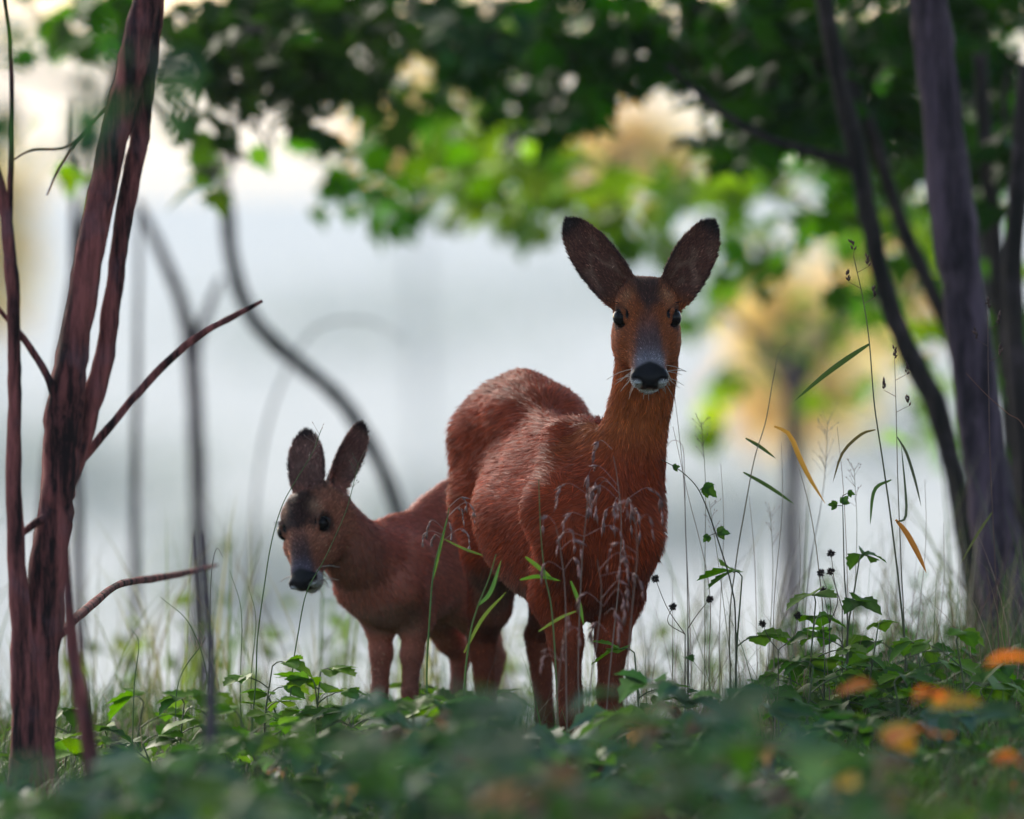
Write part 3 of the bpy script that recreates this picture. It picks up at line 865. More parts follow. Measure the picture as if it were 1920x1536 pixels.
def tree(name, label, mat, trunks, y, branches=(), spots=(), crown=None, size=.095, seed=1, group=None, base=True, cover=1.5, spread=.35, upper=(), kind='lobed', dy=0):
    g = np.random.default_rng(seed)
    T = []
    for i, t in enumerate(trunks):
        P, R = stem_pts(t[1], t[2] if len(t) > 2 else y, t[3] if len(t) > 3 else dy)
        if t[0] == 'trunk' and base: P, R = to_ground(P, R)
        T.append((t[0], P, R))
    root = thing(name, label, 'tree', loc=tuple(T[0][1][-1] if base else T[0][1][0]), group=group)
    for i, (nm, P, R) in enumerate(T):
        part_tube(nm, root, P, R, mat, seed=seed + i, sides=12 if max(R) > .02 else 7, bump=.07)
    if spots or upper:
        buf, wood = Buf(), Buf()
        clusters(buf, wood, spots, g, size, cover=cover, spread=spread, kind=kind)
        for u in upper: upper_crown(buf, *u, g)
        o = np.array(root.location)
        buf.v = [v - o for v in buf.v]
        link('crown', buf.mesh('crown'), mat_leaf, root, kind='stuff')
        if wood.n:
            wood.v = [v - o for v in wood.v]
            link('twigs', wood.mesh('twigs'), mat, root, kind='stuff')
    return root

# ---- the forked tree on the left, close to the deer
tree('forked_tree', 'reddish bark tree with several forked stems and a bare side branch', bark_red, [
    ('trunk', [(300, -420, 22), (284, -60, 27), (262, 60, 29), (238, 170, 29), (208, 290, 26), (178, 430, 27), (155, 560, 28), (132, 690, 32), (122, 780, 37), (112, 880, 36), (98, 1000, 35), (84, 1120, 36), (70, 1260, 40), (58, 1420, 46)], -.8),
    ('stem', [(330, -420, 12), (296, -40, 17), (280, 110, 18), (264, 240, 18), (243, 345, 18), (226, 450, 17), (210, 570, 17), (192, 680, 19), (160, 790, 22), (122, 900, 24), (100, 980, 22)], -.77),
    ('stem', [(-30, 240, 7), (-2, 340, 9), (12, 420, 11), (22, 520, 13), (26, 640, 13), (27, 760, 14), (24, 900, 15), (30, 1040, 17), (38, 1160, 21), (45, 1280, 26), (48, 1420, 30)], -.84),
    ('stem', [(-6, -120, 3), (10, 0, 4), (20, 90, 4), (23, 220, 5), (20, 340, 6), (17, 440, 7)], -.84),
    ('branch', [(492, 564, 3), (440, 592, 6), (368, 632, 7), (290, 702, 8), (205, 800, 8), (152, 862, 10), (118, 900, 11)], -.74),
    ('branch', [(-20, 560, 4), (20, 606, 5), (52, 645, 7), (88, 705, 8), (110, 760, 10)], -.82),
    ('branch', [(30, 1010, 6), (48, 995, 7), (75, 975, 8), (95, 965, 9)], -.82),
    ('branch', [(406, 1060, 3), (350, 1074, 6), (285, 1086, 7), (222, 1097, 7), (165, 1140, 8), (110, 1190, 9)], 1.7, -.5),
    ('twig', [(26, 300, 1.5), (62, 281, 2.5), (128, 274, 3), (190, 214, 4), (225, 190, 5)], -.78),
    ('twig', [(88, 366, 1.5), (108, 322, 2.5), (140, 270, 3), (165, 240, 3)], -.78),
    ], -.8, seed=3, upper=[((-1.5, .3, 3.3), (2.0, 2.5, .9), 2000, 'mid')])  # unseen crown, widened to shade the near undergrowth

# ---- background trees on the slope behind
tree('curved_tree', 'slender grey tree with a sinuous leaning trunk behind the fawn', bark_slate, [
    ('trunk', [(200, 60, 5.6), (240, 125, 7.2), (292, 192, 8.0), (352, 258, 9.6), (402, 312, 11.2), (424, 380, 12.8), (432, 470, 13.6), (455, 560, 14.4), (502, 632, 14.4), (570, 690, 14.4), (640, 752, 14.4), (690, 830, 14.4), (735, 925, 14.4), (765, 1050, 15.2), (785, 1250, 16.0), (795, 1500, 17.6)], 8.0),
    ('branch', [(520, -60, 6), (490, 60, 6.4), (455, 170, 7.2), (430, 260, 8.0), (420, 345, 9.6)], 7.9),
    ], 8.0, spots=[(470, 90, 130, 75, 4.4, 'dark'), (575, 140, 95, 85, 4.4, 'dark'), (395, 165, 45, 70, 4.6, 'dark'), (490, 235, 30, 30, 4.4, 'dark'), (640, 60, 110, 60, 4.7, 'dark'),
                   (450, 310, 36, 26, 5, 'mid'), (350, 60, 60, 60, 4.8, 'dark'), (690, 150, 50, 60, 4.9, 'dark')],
    upper=[((-.75, 4.6, 3.2), (1.7, 1.5, 1.3), 1500, 'mid')], seed=11, cover=5.2)  # unseen upper crown, thickened to filter sunlight on the deer

tree('pale_sapling', 'thin pale forked sapling standing faint in the haze', bark_pale, [
    ('trunk', [(255, 375, 7), (290, 445, 10), (330, 540, 12), (352, 620, 14), (366, 760, 15), (374, 1000, 16), (380, 1300, 17), (384, 1500, 18)], 8.5),
    ('branch', [(415, 520, 5), (392, 575, 8), (368, 640, 11), (362, 700, 12)], 8.5),
    ], 8.5, seed=12)
tree('pale_sapling', 'very thin straight pale sapling beside the forked tree', bark_pale, [
    ('trunk', [(262, 380, 4), (258, 600, 6), (254, 850, 8), (252, 1100, 9), (250, 1400, 10)], 7.0)], 7.0, seed=13)
tree('pale_sapling', 'faint pale sapling with drooping green tip next to thin twigs', bark_pale, [
    ('trunk', [(140, 180, 5), (138, 400, 7), (140, 700, 9), (146, 1000, 10), (150, 1400, 11)], 6.5)], 6.5, seed=14, spots=[(150, 320, 45, 45, 6.4, 'bright'), (110, 60, 80, 50, 6.4, 'mid')], cover=1.1)
tree('arching_sapling', 'bare thin sapling bent over in an arch against the haze', bark_pale, [
    ('trunk', [(760, 640, 1), (700, 605, 1.5), (640, 600, 2), (585, 622, 2), (540, 690, 2.5), (500, 800, 3), (478, 950, 3), (470, 1200, 4)], 7.5)], 7.5, seed=15)

tree('straight_tree', 'thick violet grey tree trunk standing straight among dark saplings', bark_grey, [
    ('trunk', [(1690, -500, 32), (1735, -60, 38), (1757, 150, 40), (1785, 400, 41), (1812, 600, 41), (1840, 800, 42), (1866, 1000, 44), (1884, 1150, 47)], 2.4)],
    2.4, seed=16, upper=[((1.0, 2.4, 3.4), (1.5, 1.5, 1.2), 1000, 'mid')])
tree('bowed_tree', 'dark slim tree bowed towards the thick straight trunk', bark_dark, [
    ('trunk', [(1500, -160, 13), (1540, -20, 16), (1566, 120, 17), (1602, 270, 18), (1630, 420, 19), (1664, 560, 19), (1708, 670, 20), (1758, 765, 21), (1788, 880, 21), (1812, 1000, 22), (1838, 1200, 25)], 3.4),
    ('branch', [(1250, 120, 5), (1340, 200, 7), (1430, 255, 8), (1520, 285, 10), (1600, 310, 12), (1618, 350, 14)], 3.4),
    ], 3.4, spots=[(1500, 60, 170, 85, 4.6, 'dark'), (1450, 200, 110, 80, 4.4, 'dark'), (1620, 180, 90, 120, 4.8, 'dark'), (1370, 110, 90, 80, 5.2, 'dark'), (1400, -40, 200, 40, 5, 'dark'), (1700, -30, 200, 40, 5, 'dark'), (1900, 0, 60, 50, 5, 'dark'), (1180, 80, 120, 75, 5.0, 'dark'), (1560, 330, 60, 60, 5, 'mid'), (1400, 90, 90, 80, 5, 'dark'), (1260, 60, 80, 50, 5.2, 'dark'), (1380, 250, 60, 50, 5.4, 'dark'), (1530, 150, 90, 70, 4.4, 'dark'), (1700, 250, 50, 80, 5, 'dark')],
    upper=[((.65, 4.2, 3.2), (1.5, 1.4, 1.3), 900, 'mid')], seed=17, cover=4.6)
tree('leaning_sapling', 'dark thin sapling leaning between the bowed tree and thick trunk', bark_dark, [
    ('trunk', [(1560, 60, 8), (1600, 160, 11), (1640, 265, 13), (1690, 420, 15), (1740, 530, 15), (1788, 640, 16), (1826, 800, 17), (1852, 1000, 18), (1870, 1200, 20)], 4.4)],
    4.4, seed=18, spots=[(1690, 100, 70, 90, 5.4, 'dark'), (1690, 480, 30, 80, 6.5, 'mid'), (1750, 640, 30, 60, 7, 'bright'), (1600, 420, 60, 50, 6.5, 'mid'), (1860, 620, 40, 90, 6.5, 'mid'), (1700, 330, 60, 60, 6, 'dark'), (1880, 820, 30, 70, 7, 'mid'), (1560, 520, 40, 30, 6.5, 'dark'), (1820, 250, 70, 90, 6, 'dark'), (1730, 420, 30, 60, 7, 'bright'), (1420, 480, 30, 26, 7, 'dark'), (1500, 390, 60, 30, 7, 'mid')], cover=2.6)
for i, (lab, pts, y_, tn) in enumerate([
    ('dark bare stem just beyond the thick straight trunk', [(1836, 100, 13), (1850, 300, 15), (1868, 470, 16), (1885, 640, 16), (1905, 800, 17), (1915, 1000, 18), (1920, 1200, 19)], 4.2, 'dark'),
    ('dark curving stem at the edge of the thicket beyond the trunk', [(1925, 120, 16), (1912, 300, 18), (1900, 520, 18), (1908, 700, 19), (1925, 900, 20), (1935, 1200, 22)], 3.0, 'dark'),
    ]):
    tree('thicket_tree', lab, bark_dark, [('trunk', pts)], y_, seed=20 + i,
         spots=[[(1850, 110, 100, 120, 5.0, 'dark'), (1870, 330, 50, 130, 5.6, 'mid'), (1700, 60, 90, 70, 5.2, 'dark')], [(1890, 250, 40, 200, 4.0, 'dark'), (1780, 60, 60, 60, 5, 'dark')]][i], cover=1.8)
tree('thicket_tree', 'leafy stem deep in the thicket with mid green leaves reaching low', bark_dark, [
    ('trunk', [(1990, -100, 14), (1970, 200, 17), (1950, 500, 18), (1945, 800, 19), (1945, 1200, 21)], 6.2)], 6.2, seed=28, cover=2.6, size=.105,
    spots=[(1900, 60, 80, 90, 6, 'dark'), (1890, 350, 55, 120, 6.2, 'mid'), (1890, 620, 40, 100, 6.4, 'mid'), (1800, 480, 30, 70, 6.6, 'mid'), (1590, 610, 36, 40, 7, 'mid'), (1930, 850, 40, 80, 6, 'dark'), (1750, 180, 50, 70, 6.2, 'dark'),
           (1650, 380, 40, 60, 7, 'bright'), (1730, 780, 26, 60, 7.4, 'bright'), (1860, 200, 60, 60, 6, 'dark'), (1690, 560, 24, 40, 7.2, 'bright'), (1870, 480, 30, 50, 7, 'bright')])
tree('distant_tree', 'pale grey forked tree far off behind the dry grass stalks', bark_pale, [
    ('trunk', [(1495, 640, 14), (1492, 720, 17), (1490, 850, 19), (1486, 1000, 20), (1484, 1250, 22), (1484, 1500, 24)], 13.0),
    ('branch', [(1330, 560, 5), (1390, 610, 8), (1440, 660, 10), (1488, 735, 13)], 13.0),
    ('branch', [(1620, 560, 5), (1570, 610, 8), (1530, 665, 10), (1493, 730, 13)], 13.0),
    ], 13.0, seed=23, spots=[(1345, 790, 26, 34, 12.6, 'bright'), (1575, 735, 22, 24, 13, 'bright'), (1350, 590, 50, 40, 12.8, 'mid'), (1470, 500, 60, 40, 13, 'mid'), (1640, 600, 36, 46, 13.2, 'bright'), (1540, 400, 70, 50, 13, 'mid'), (1290, 480, 60, 40, 12.8, 'mid'), (1400, 540, 40, 30, 12.6, 'mid'), (1540, 640, 36, 30, 12.8, 'bright'), (1440, 640, 30, 24, 13, 'mid'), (1400, 690, 24, 20, 13, 'bright'), (1590, 560, 40, 30, 13, 'bright')], cover=1.2, size=.12)
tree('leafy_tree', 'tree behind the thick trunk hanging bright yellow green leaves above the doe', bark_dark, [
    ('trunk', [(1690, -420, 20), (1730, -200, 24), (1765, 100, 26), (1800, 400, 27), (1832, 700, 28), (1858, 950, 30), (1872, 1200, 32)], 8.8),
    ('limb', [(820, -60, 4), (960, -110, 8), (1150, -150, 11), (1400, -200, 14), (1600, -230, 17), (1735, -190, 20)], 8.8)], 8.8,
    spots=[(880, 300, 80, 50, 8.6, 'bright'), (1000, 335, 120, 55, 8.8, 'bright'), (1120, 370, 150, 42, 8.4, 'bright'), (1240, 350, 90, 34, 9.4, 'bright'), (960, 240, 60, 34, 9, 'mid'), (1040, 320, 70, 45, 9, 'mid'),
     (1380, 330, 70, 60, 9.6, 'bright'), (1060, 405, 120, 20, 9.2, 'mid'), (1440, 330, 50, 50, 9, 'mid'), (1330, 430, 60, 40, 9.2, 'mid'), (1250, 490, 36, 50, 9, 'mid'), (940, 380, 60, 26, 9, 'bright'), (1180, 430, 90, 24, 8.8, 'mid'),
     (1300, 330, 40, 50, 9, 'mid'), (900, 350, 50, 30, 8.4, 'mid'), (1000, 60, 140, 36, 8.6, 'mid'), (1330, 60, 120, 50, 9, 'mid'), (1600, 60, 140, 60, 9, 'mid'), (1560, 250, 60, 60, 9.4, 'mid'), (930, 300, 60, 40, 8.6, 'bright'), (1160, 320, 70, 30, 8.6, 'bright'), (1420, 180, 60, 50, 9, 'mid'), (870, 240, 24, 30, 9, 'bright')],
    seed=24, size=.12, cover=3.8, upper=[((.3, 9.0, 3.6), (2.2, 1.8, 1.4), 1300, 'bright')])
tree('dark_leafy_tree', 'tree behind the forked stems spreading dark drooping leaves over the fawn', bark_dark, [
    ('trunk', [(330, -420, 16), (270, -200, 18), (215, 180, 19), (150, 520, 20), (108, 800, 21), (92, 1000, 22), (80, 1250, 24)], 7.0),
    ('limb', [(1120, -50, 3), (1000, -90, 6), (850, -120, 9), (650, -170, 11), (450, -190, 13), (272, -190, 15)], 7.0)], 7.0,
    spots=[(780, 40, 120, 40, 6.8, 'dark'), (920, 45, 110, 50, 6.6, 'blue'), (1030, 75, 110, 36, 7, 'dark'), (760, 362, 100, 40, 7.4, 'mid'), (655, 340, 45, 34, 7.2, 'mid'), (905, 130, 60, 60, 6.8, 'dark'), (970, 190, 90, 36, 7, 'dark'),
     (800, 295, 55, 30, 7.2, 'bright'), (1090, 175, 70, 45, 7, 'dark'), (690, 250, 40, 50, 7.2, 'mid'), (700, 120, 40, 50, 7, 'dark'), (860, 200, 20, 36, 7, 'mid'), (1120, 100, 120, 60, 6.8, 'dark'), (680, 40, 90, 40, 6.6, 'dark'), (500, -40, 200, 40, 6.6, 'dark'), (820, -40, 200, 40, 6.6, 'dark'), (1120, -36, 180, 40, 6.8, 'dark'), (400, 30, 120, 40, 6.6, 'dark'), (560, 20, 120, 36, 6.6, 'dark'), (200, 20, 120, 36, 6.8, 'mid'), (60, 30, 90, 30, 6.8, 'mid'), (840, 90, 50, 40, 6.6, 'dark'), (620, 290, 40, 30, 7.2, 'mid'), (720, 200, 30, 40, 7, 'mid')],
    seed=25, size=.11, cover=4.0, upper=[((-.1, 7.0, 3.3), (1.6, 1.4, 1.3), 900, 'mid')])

tree('far_leafy_tree', 'leafy tree down the slope filling gaps behind the nearer canopy', bark_dark, [
    ('trunk', [(1800, -420, 20), (1815, 100, 24), (1840, 500, 26), (1862, 900, 28), (1870, 1200, 30)], 15.0),
    ('limb', [(500, -90, 4), (760, -110, 8), (1100, -130, 12), (1500, -170, 16), (1805, -150, 20)], 15.0)], 15.0,
    spots=[(560, 30, 130, 50, 14.5, 'mid'), (720, 20, 140, 44, 15, 'mid'), (950, 30, 160, 50, 15, 'bright'), (1150, 30, 140, 50, 14.6, 'mid'), (1350, 60, 160, 90, 15, 'mid'), (1550, 60, 160, 100, 15.4, 'mid'), (1750, 120, 150, 130, 15, 'mid'),
           (1900, 300, 80, 190, 15, 'mid'), (1450, 210, 110, 50, 15.2, 'bright'), (1630, 270, 90, 80, 15, 'mid'), (980, 290, 90, 36, 14.6, 'bright'), (1750, 420, 70, 90, 15, 'bright'), (1880, 600, 50, 140, 15, 'mid'), (1600, 420, 60, 40, 15, 'bright'), (1640, 560, 30, 60, 15, 'bright'),
           (1380, 420, 60, 40, 15, 'bright'), (1780, 760, 24, 70, 15, 'bright')],
    seed=29, size=.15, cover=2.2, upper=[((.3, 15, 3.6), (2.6, 2, 1.6), 900, 'mid')])

# ---- a tree close to the camera reaches a few leaves into view
tree('overhanging_tree', 'dim green leaves of an overhanging branch close in front of the forked tree', bark_dark, [
    ('trunk', [(-900, -1500, 50), (-760, -300, 60), (-700, 600, 70), (-690, 1500, 80)], -6.5),
    ('branch', [(330, 150, 3), (240, 190, 4), (120, 160, 6), (-60, 90, 9), (-300, 0, 14), (-720, -160, 22)], -6.5),
    ], -6.5, seed=31, size=.07, spots=[(235, 215, 60, 50, -6.5, 'blue'), (270, 110, 40, 40, -6.4, 'blue'), (10, 190, 50, 30, -6.6, 'blue'), (-60, 60, 120, 60, -6.5, 'dark')], cover=1.0, spread=.12,
    upper=[((-1.5, -6.5, 3.6), (1.6, 1.6, 1.2), 700, 'mid')])

# ---- sunlit autumn trees far down the slope
def far_tree(label, px, py_top, y, r, tone, seed, group=None, squash=1.2, n=950):
    g = np.random.default_rng(seed)
    top = at(px, py_top, y); gz = float(ground_z(top[0], y))
    root = thing('far_tree', label, 'tree', loc=(top[0], y, gz))
    h = top[2] - gz
    part_tube('trunk', root, [(top[0], y, top[2] - r * .5), (top[0] + .2, y, gz + h * .5), (top[0], y, gz - .2)], [.03, .05, .08], bark_hazy, seed=seed, sides=8)
    buf = Buf()
    u = unit(g.normal(0, 1, (n, 3))) * (g.random((n, 1)) ** .35)
    c = np.array([0, 0, h - r * squash])
    p = c + u * np.array([r, r, r * squash])
    # clumps
    cl = unit(g.normal(0, 1, (26, 3))) * (g.random((26, 1)) ** .5) * np.array([r, r, r * squash]) + c
    p = .45 * p + .55 * (cl[g.integers(0, 26, n)] + g.normal(0, r * .22, (n, 3)))
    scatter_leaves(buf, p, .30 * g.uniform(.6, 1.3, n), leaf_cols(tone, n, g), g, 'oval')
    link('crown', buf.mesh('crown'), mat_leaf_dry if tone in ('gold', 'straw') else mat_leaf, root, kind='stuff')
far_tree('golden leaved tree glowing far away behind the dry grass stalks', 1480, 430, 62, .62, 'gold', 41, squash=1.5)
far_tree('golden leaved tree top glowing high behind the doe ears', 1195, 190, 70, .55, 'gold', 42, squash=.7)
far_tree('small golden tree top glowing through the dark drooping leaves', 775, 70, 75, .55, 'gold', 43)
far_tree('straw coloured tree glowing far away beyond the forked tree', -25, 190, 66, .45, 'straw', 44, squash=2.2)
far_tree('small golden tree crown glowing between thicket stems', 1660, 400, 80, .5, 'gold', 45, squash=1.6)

# ---- unseen trees added beside the camera: their crowns shade deer and undergrowth
def unseen_shade_tree(label, x, y, h, r, seed, n=1500):
    g = np.random.default_rng(seed); gz = float(ground_z(x, y))
    root = thing('unseen_shade_tree', label, 'tree', loc=(x, y, gz))
    part_tube('trunk', root, [(x + .2, y, gz + h), (x + .05, y, gz + h * .5), (x, y, gz - .1)], [.03, .08, .12], bark_dark, seed=seed, sides=9)
    buf = Buf(); upper_crown(buf, (0, 0, h * .72), (r, r, h * .36), n, 'mid', g, .2)
    link('crown', buf.mesh('crown'), mat_leaf, root, kind='stuff')
for i, (x, y, h, r, lab) in enumerate([(4.2, 1.2, 5.6, 1.5, 'unseen leafy tree added to shade the deer from the right of the thicket'), (3.5, -1.5, 6, 1.8, 'unseen leafy tree added to shade the near right bank'), (3.6, -5.5, 6.5, 1.9, 'unseen leafy tree added to shade the near undergrowth')]):
    unseen_shade_tree(lab, x, y, h, r, 300 + i)

# ---- woods on the valley floor, more than a kilometre off
g = np.random.default_rng(47); buf = Buf()
for px, y, w, h, n in [(860, 1250, 14, 14, 500), (500, 1150, 16, 13, 500), (1330, 1300, 14, 12, 400), (120, 1400, 22, 16, 500), (1600, 1600, 26, 16, 500), (640, 2100, 40, 18, 500), (1050, 2400, 60, 18, 600), (1420, 2500, 50, 18, 500)]:
    x = (px - 960) * 5e-5 * (CAM_D + y); z0 = float(ground_z(x, y))
    u = unit(g.normal(0, 1, (n, 3))) * (g.random((n, 1)) ** .4)
    p = np.array([x, y, z0 + h * .5]) + u * np.array([w, w * .6, h * .5]) * (1 + .25 * g.normal(0, 1, (n, 1)))
    scatter_leaves(buf, p, 3.2 * g.uniform(.6, 1.2, n), np.clip(np.array((.13, .16, .14)) * g.lognormal(0, .3, (n, 1)), 0, 1), g, 'oval')
link('far_wood', buf.mesh('far_wood'), mat_leaf, kind='stuff', label='distant woods on the hazy valley floor', category='woods')
# ------------------------------------------------------------------ undergrowth
def ribbon_blades(buf, P, H, lean, W, cols, g, seg=4, curl=1.0):
    """grass blades as tapering bent strips"""
    n = len(P)
    a = g.uniform(0, 2 * np.pi, n)
    d = np.stack([np.cos(a), np.sin(a), np.zeros(n)], 1)
    b2 = a + np.pi / 2 + g.normal(0, .5, n)
    s = np.stack([np.cos(b2), np.sin(b2), np.zeros(n)], 1)
    t = np.linspace(0, 1, seg + 1)
    rows = []
    for k, tt in enumerate(t):
        c = P + np.array([0, 0, 1]) * (H * (tt - .28 * lean * curl * tt ** 2.5))[:, None] + d * (H * lean * tt ** 1.9)[:, None]
        w = (W * (1 - tt) ** .7)[:, None]
        if k < seg: rows += [c - s * w, c + s * w]
        else: rows += [c]
    m = 2 * seg + 1
    v = np.stack(rows, 1).reshape(-1, 3)
    base = np.arange(n)[:, None] * m
    q = np.concatenate([base + np.array([[2 * k, 2 * k + 1, 2 * k + 3, 2 * k + 2]]) for k in range(seg - 1)])
    t3 = base + np.array([[2 * seg - 2, 2 * seg - 1, 2 * seg]])
    buf.add(v, tris=t3, quads=q, col=np.repeat(cols, m, 0))

mat_grass = mat_attr('grass_blade', rough=.55, spec=.35, translucent=.35, tr_tint=(1.2, 1.25, .6))
mat_straw = mat_attr('dry_grass', rough=.65, spec=.3, translucent=.3)
mat_stem = mat_attr('plant_stem', rough=.6, spec=.3, noise=.2, scale=60)

def mixcols(pal, n, g, sd=.22):
    pal = np.array(pal)
    return np.clip(pal[g.integers(0, len(pal), n)] * g.lognormal(0, sd, (n, 1)), .004, .8)

GREENS = [(.045, .10, .016), (.06, .13, .02), (.035, .08, .02), (.09, .15, .03)]
TANS = [(.20, .14, .09), (.16, .09, .07), (.13, .11, .05), (.24, .17, .13)]
g = np.random.default_rng(51)
# short grass on the forest floor (uncountable)
buf = Buf()
n = 26000
P = np.stack([g.uniform(-1.5, 1.6, n), g.uniform(-3.2, 1.9, n), np.zeros(n)], 1)
keep = (vnoise(P * np.array([1, 1, 0]), 2.6, 3) + .35 * g.normal(0, 1, n)) > -.25
P = P[keep]; P[:, 2] = ground_z(P[:, 0], P[:, 1]) - .004; n = len(P)
ribbon_blades(buf, P, g.uniform(.05, .16, n), g.uniform(.15, 1.0, n), g.uniform(.0011, .0024, n), mixcols(GREENS, n, g), g)
link('grass', buf.mesh('grass'), mat_grass, kind='stuff', label='short green forest grass on the ground', category='grass')
# thin dry stems rising through it, mostly on the right bank
buf = Buf(); n = 1300
x = np.where(g.random(n) < .72, g.uniform(.24, 1.3, n), g.uniform(-1.1, .3, n))
P = np.stack([x, g.uniform(-.25, 1.5, n), np.zeros(n)], 1); P[:, 2] = ground_z(P[:, 0], P[:, 1])
ribbon_blades(buf, P, g.uniform(.12, .36, n) * np.where(P[:, 0] > .24, 1.15, .8), g.uniform(.05, .8, n), g.uniform(.0007, .0013, n), mixcols(TANS + GREENS[:2], n, g), g, seg=6, curl=1.2)
link('dry_grass', buf.mesh('dry_grass'), mat_straw, kind='stuff', label='thin dry grass stems on the right bank', category='grass')
# rank grass on the slope behind
buf = Buf(); n = 2000
P = np.stack([g.uniform(-3, 3, n), 1.5 + 9 * g.random(n) ** 1.6, np.zeros(n)], 1); P[:, 2] = ground_z(P[:, 0], P[:, 1])
ribbon_blades(buf, P, g.uniform(.2, .52, n) * (1 + .18 * (P[:, 1] - 1.5)), g.uniform(.05, .6, n), g.uniform(.002, .004, n), mixcols([(.10, .17, .04), (.16, .20, .06), (.24, .22, .13), (.20, .17, .16)], n, g), g, seg=5)
link('slope_grass', buf.mesh('slope_grass'), mat_grass, kind='stuff', label='tall pale grass growing on the slope behind the deer', category='grass')
# fallen leaves
buf = Buf(); n = 3800
P = np.stack([g.uniform(-1.4, 1.4, n), g.uniform(-3.5, 1.6, n), np.zeros(n)], 1); P[:, 2] = ground_z(P[:, 0], P[:, 1]) + g.uniform(.002, .02, n)
scatter_leaves(buf, P, g.uniform(.02, .055, n), mixcols([(.09, .045, .025), (.05, .026, .018), (.14, .08, .04), (.07, .05, .03)], n, g), g, 'oval', droop=.0)
link('leaf_litter', buf.mesh('leaf_litter'), mat_leaf_dry, kind='stuff', label='brown fallen leaves on the forest floor', category='leaves')

# ---- serrated leaf shapes shared by all the low plants
def serrated_leaf(name, col, w=.34, fold=.25, droop=.3, rows=9, seed=0, lob=0):
    g = np.random.default_rng(seed); v, c = [], []
    col = np.array(col)
    for i in range(rows + 1):
        t = i / rows
        hw = w * math.sin(math.pi * min(1, t ** .72)) ** .85 * (1 + (.13 if i % 2 else -.10)) if 0 < i < rows else .0
        if lob: hw *= 1 + .25 * math.sin(t * 9 + .5)
        z = -droop * t * t + .03 * math.sin(t * 5 + seed)
        ys = t + (.04 if i % 2 else 0)
        v += [(-hw, ys, z + fold * hw), (-hw * .5, t - .03 if 0 < i < rows else t, z + fold * hw * .42 + .012), (0, t, z), (hw * .5, t - .03 if 0 < i < rows else t, z + fold * hw * .42 + .012), (hw, ys, z + fold * hw)]
        c += [col * .92, col * g.uniform(.9, 1.1), col * 1.3, col * g.uniform(.9, 1.1), col * .92]
    q = [(i * 5 + j, i * 5 + j + 1, i * 5 + j + 6, i * 5 + j + 5) for i in range(rows) for j in range(4)]
    v = np.array(v); v[:5, :] = v[2]; v[-5:, :] = v[-3]
    v[:5, 0] = np.array([-.012, -.006, 0, .006, .012]); v[-5:, 0] = np.array([-.012, -.006, 0, .006, .012])
    me = new_mesh(name, v, [np.array(q)], True)
    set_col(me, np.clip(np.array(c), 0, .8))
    me.materials.append(mat_leaf_dry if col[0] > col[1] else mat_leaf)
    return me
LEAF = dict(
    fresh=[serrated_leaf('leaf', (.10, .21, .018), w=.36 + .03 * i, fold=.12 + .08 * i, droop=.10 + .12 * i, seed=i) for i in range(3)],  # fresh green brightened, backlight put into the colour
    green=[serrated_leaf('leaf', (.055, .125, .022), w=.34 + .03 * i, fold=.12 + .09 * i, droop=.2 + .15 * i, seed=i + 5) for i in range(3)],
    deep=[serrated_leaf('leaf', [(.028, .080, .030), (.045, .115, .062), (.075, .145, .105)][i], w=.34 + .04 * i, fold=.15 + .12 * i, droop=.2 + .12 * i, seed=i + 9) for i in range(3)],  # bluish tint puts blue skylight into the leaf colour
    orange=[serrated_leaf('leaf', (.75, .20, .03), w=.33, fold=.2, droop=.3, seed=13)],
    yellow=[serrated_leaf('leaf', (.62, .36, .03), w=.30, fold=.2, droop=.3, seed=14)],
    tan=[serrated_leaf('leaf', (.20, .135, .085), w=.32, fold=.3, droop=.45, seed=16), serrated_leaf('leaf', (.11, .075, .055), w=.3, fold=.4, droop=.5, seed=17)],
    wine=[serrated_leaf('leaf', (.10, .030, .034), w=.34, fold=.2, droop=.3, seed=15)])

def place_leaf(root, pool, p, y, up, size, g, parent_inv=None):
    y = unit(y); x = unit(np.cross(y, up)); z = np.cross(x, y)
    M = Matrix([[x[0] * size, y[0] * size, z[0] * size, p[0]], [x[1] * size, y[1] * size, z[1] * size, p[1]], [x[2] * size, y[2] * size, z[2] * size, p[2]], [0, 0, 0, 1]])
    o = link('leaf', pool[g.integers(0, len(pool))], None, root)
    o.matrix_local = M
    return o

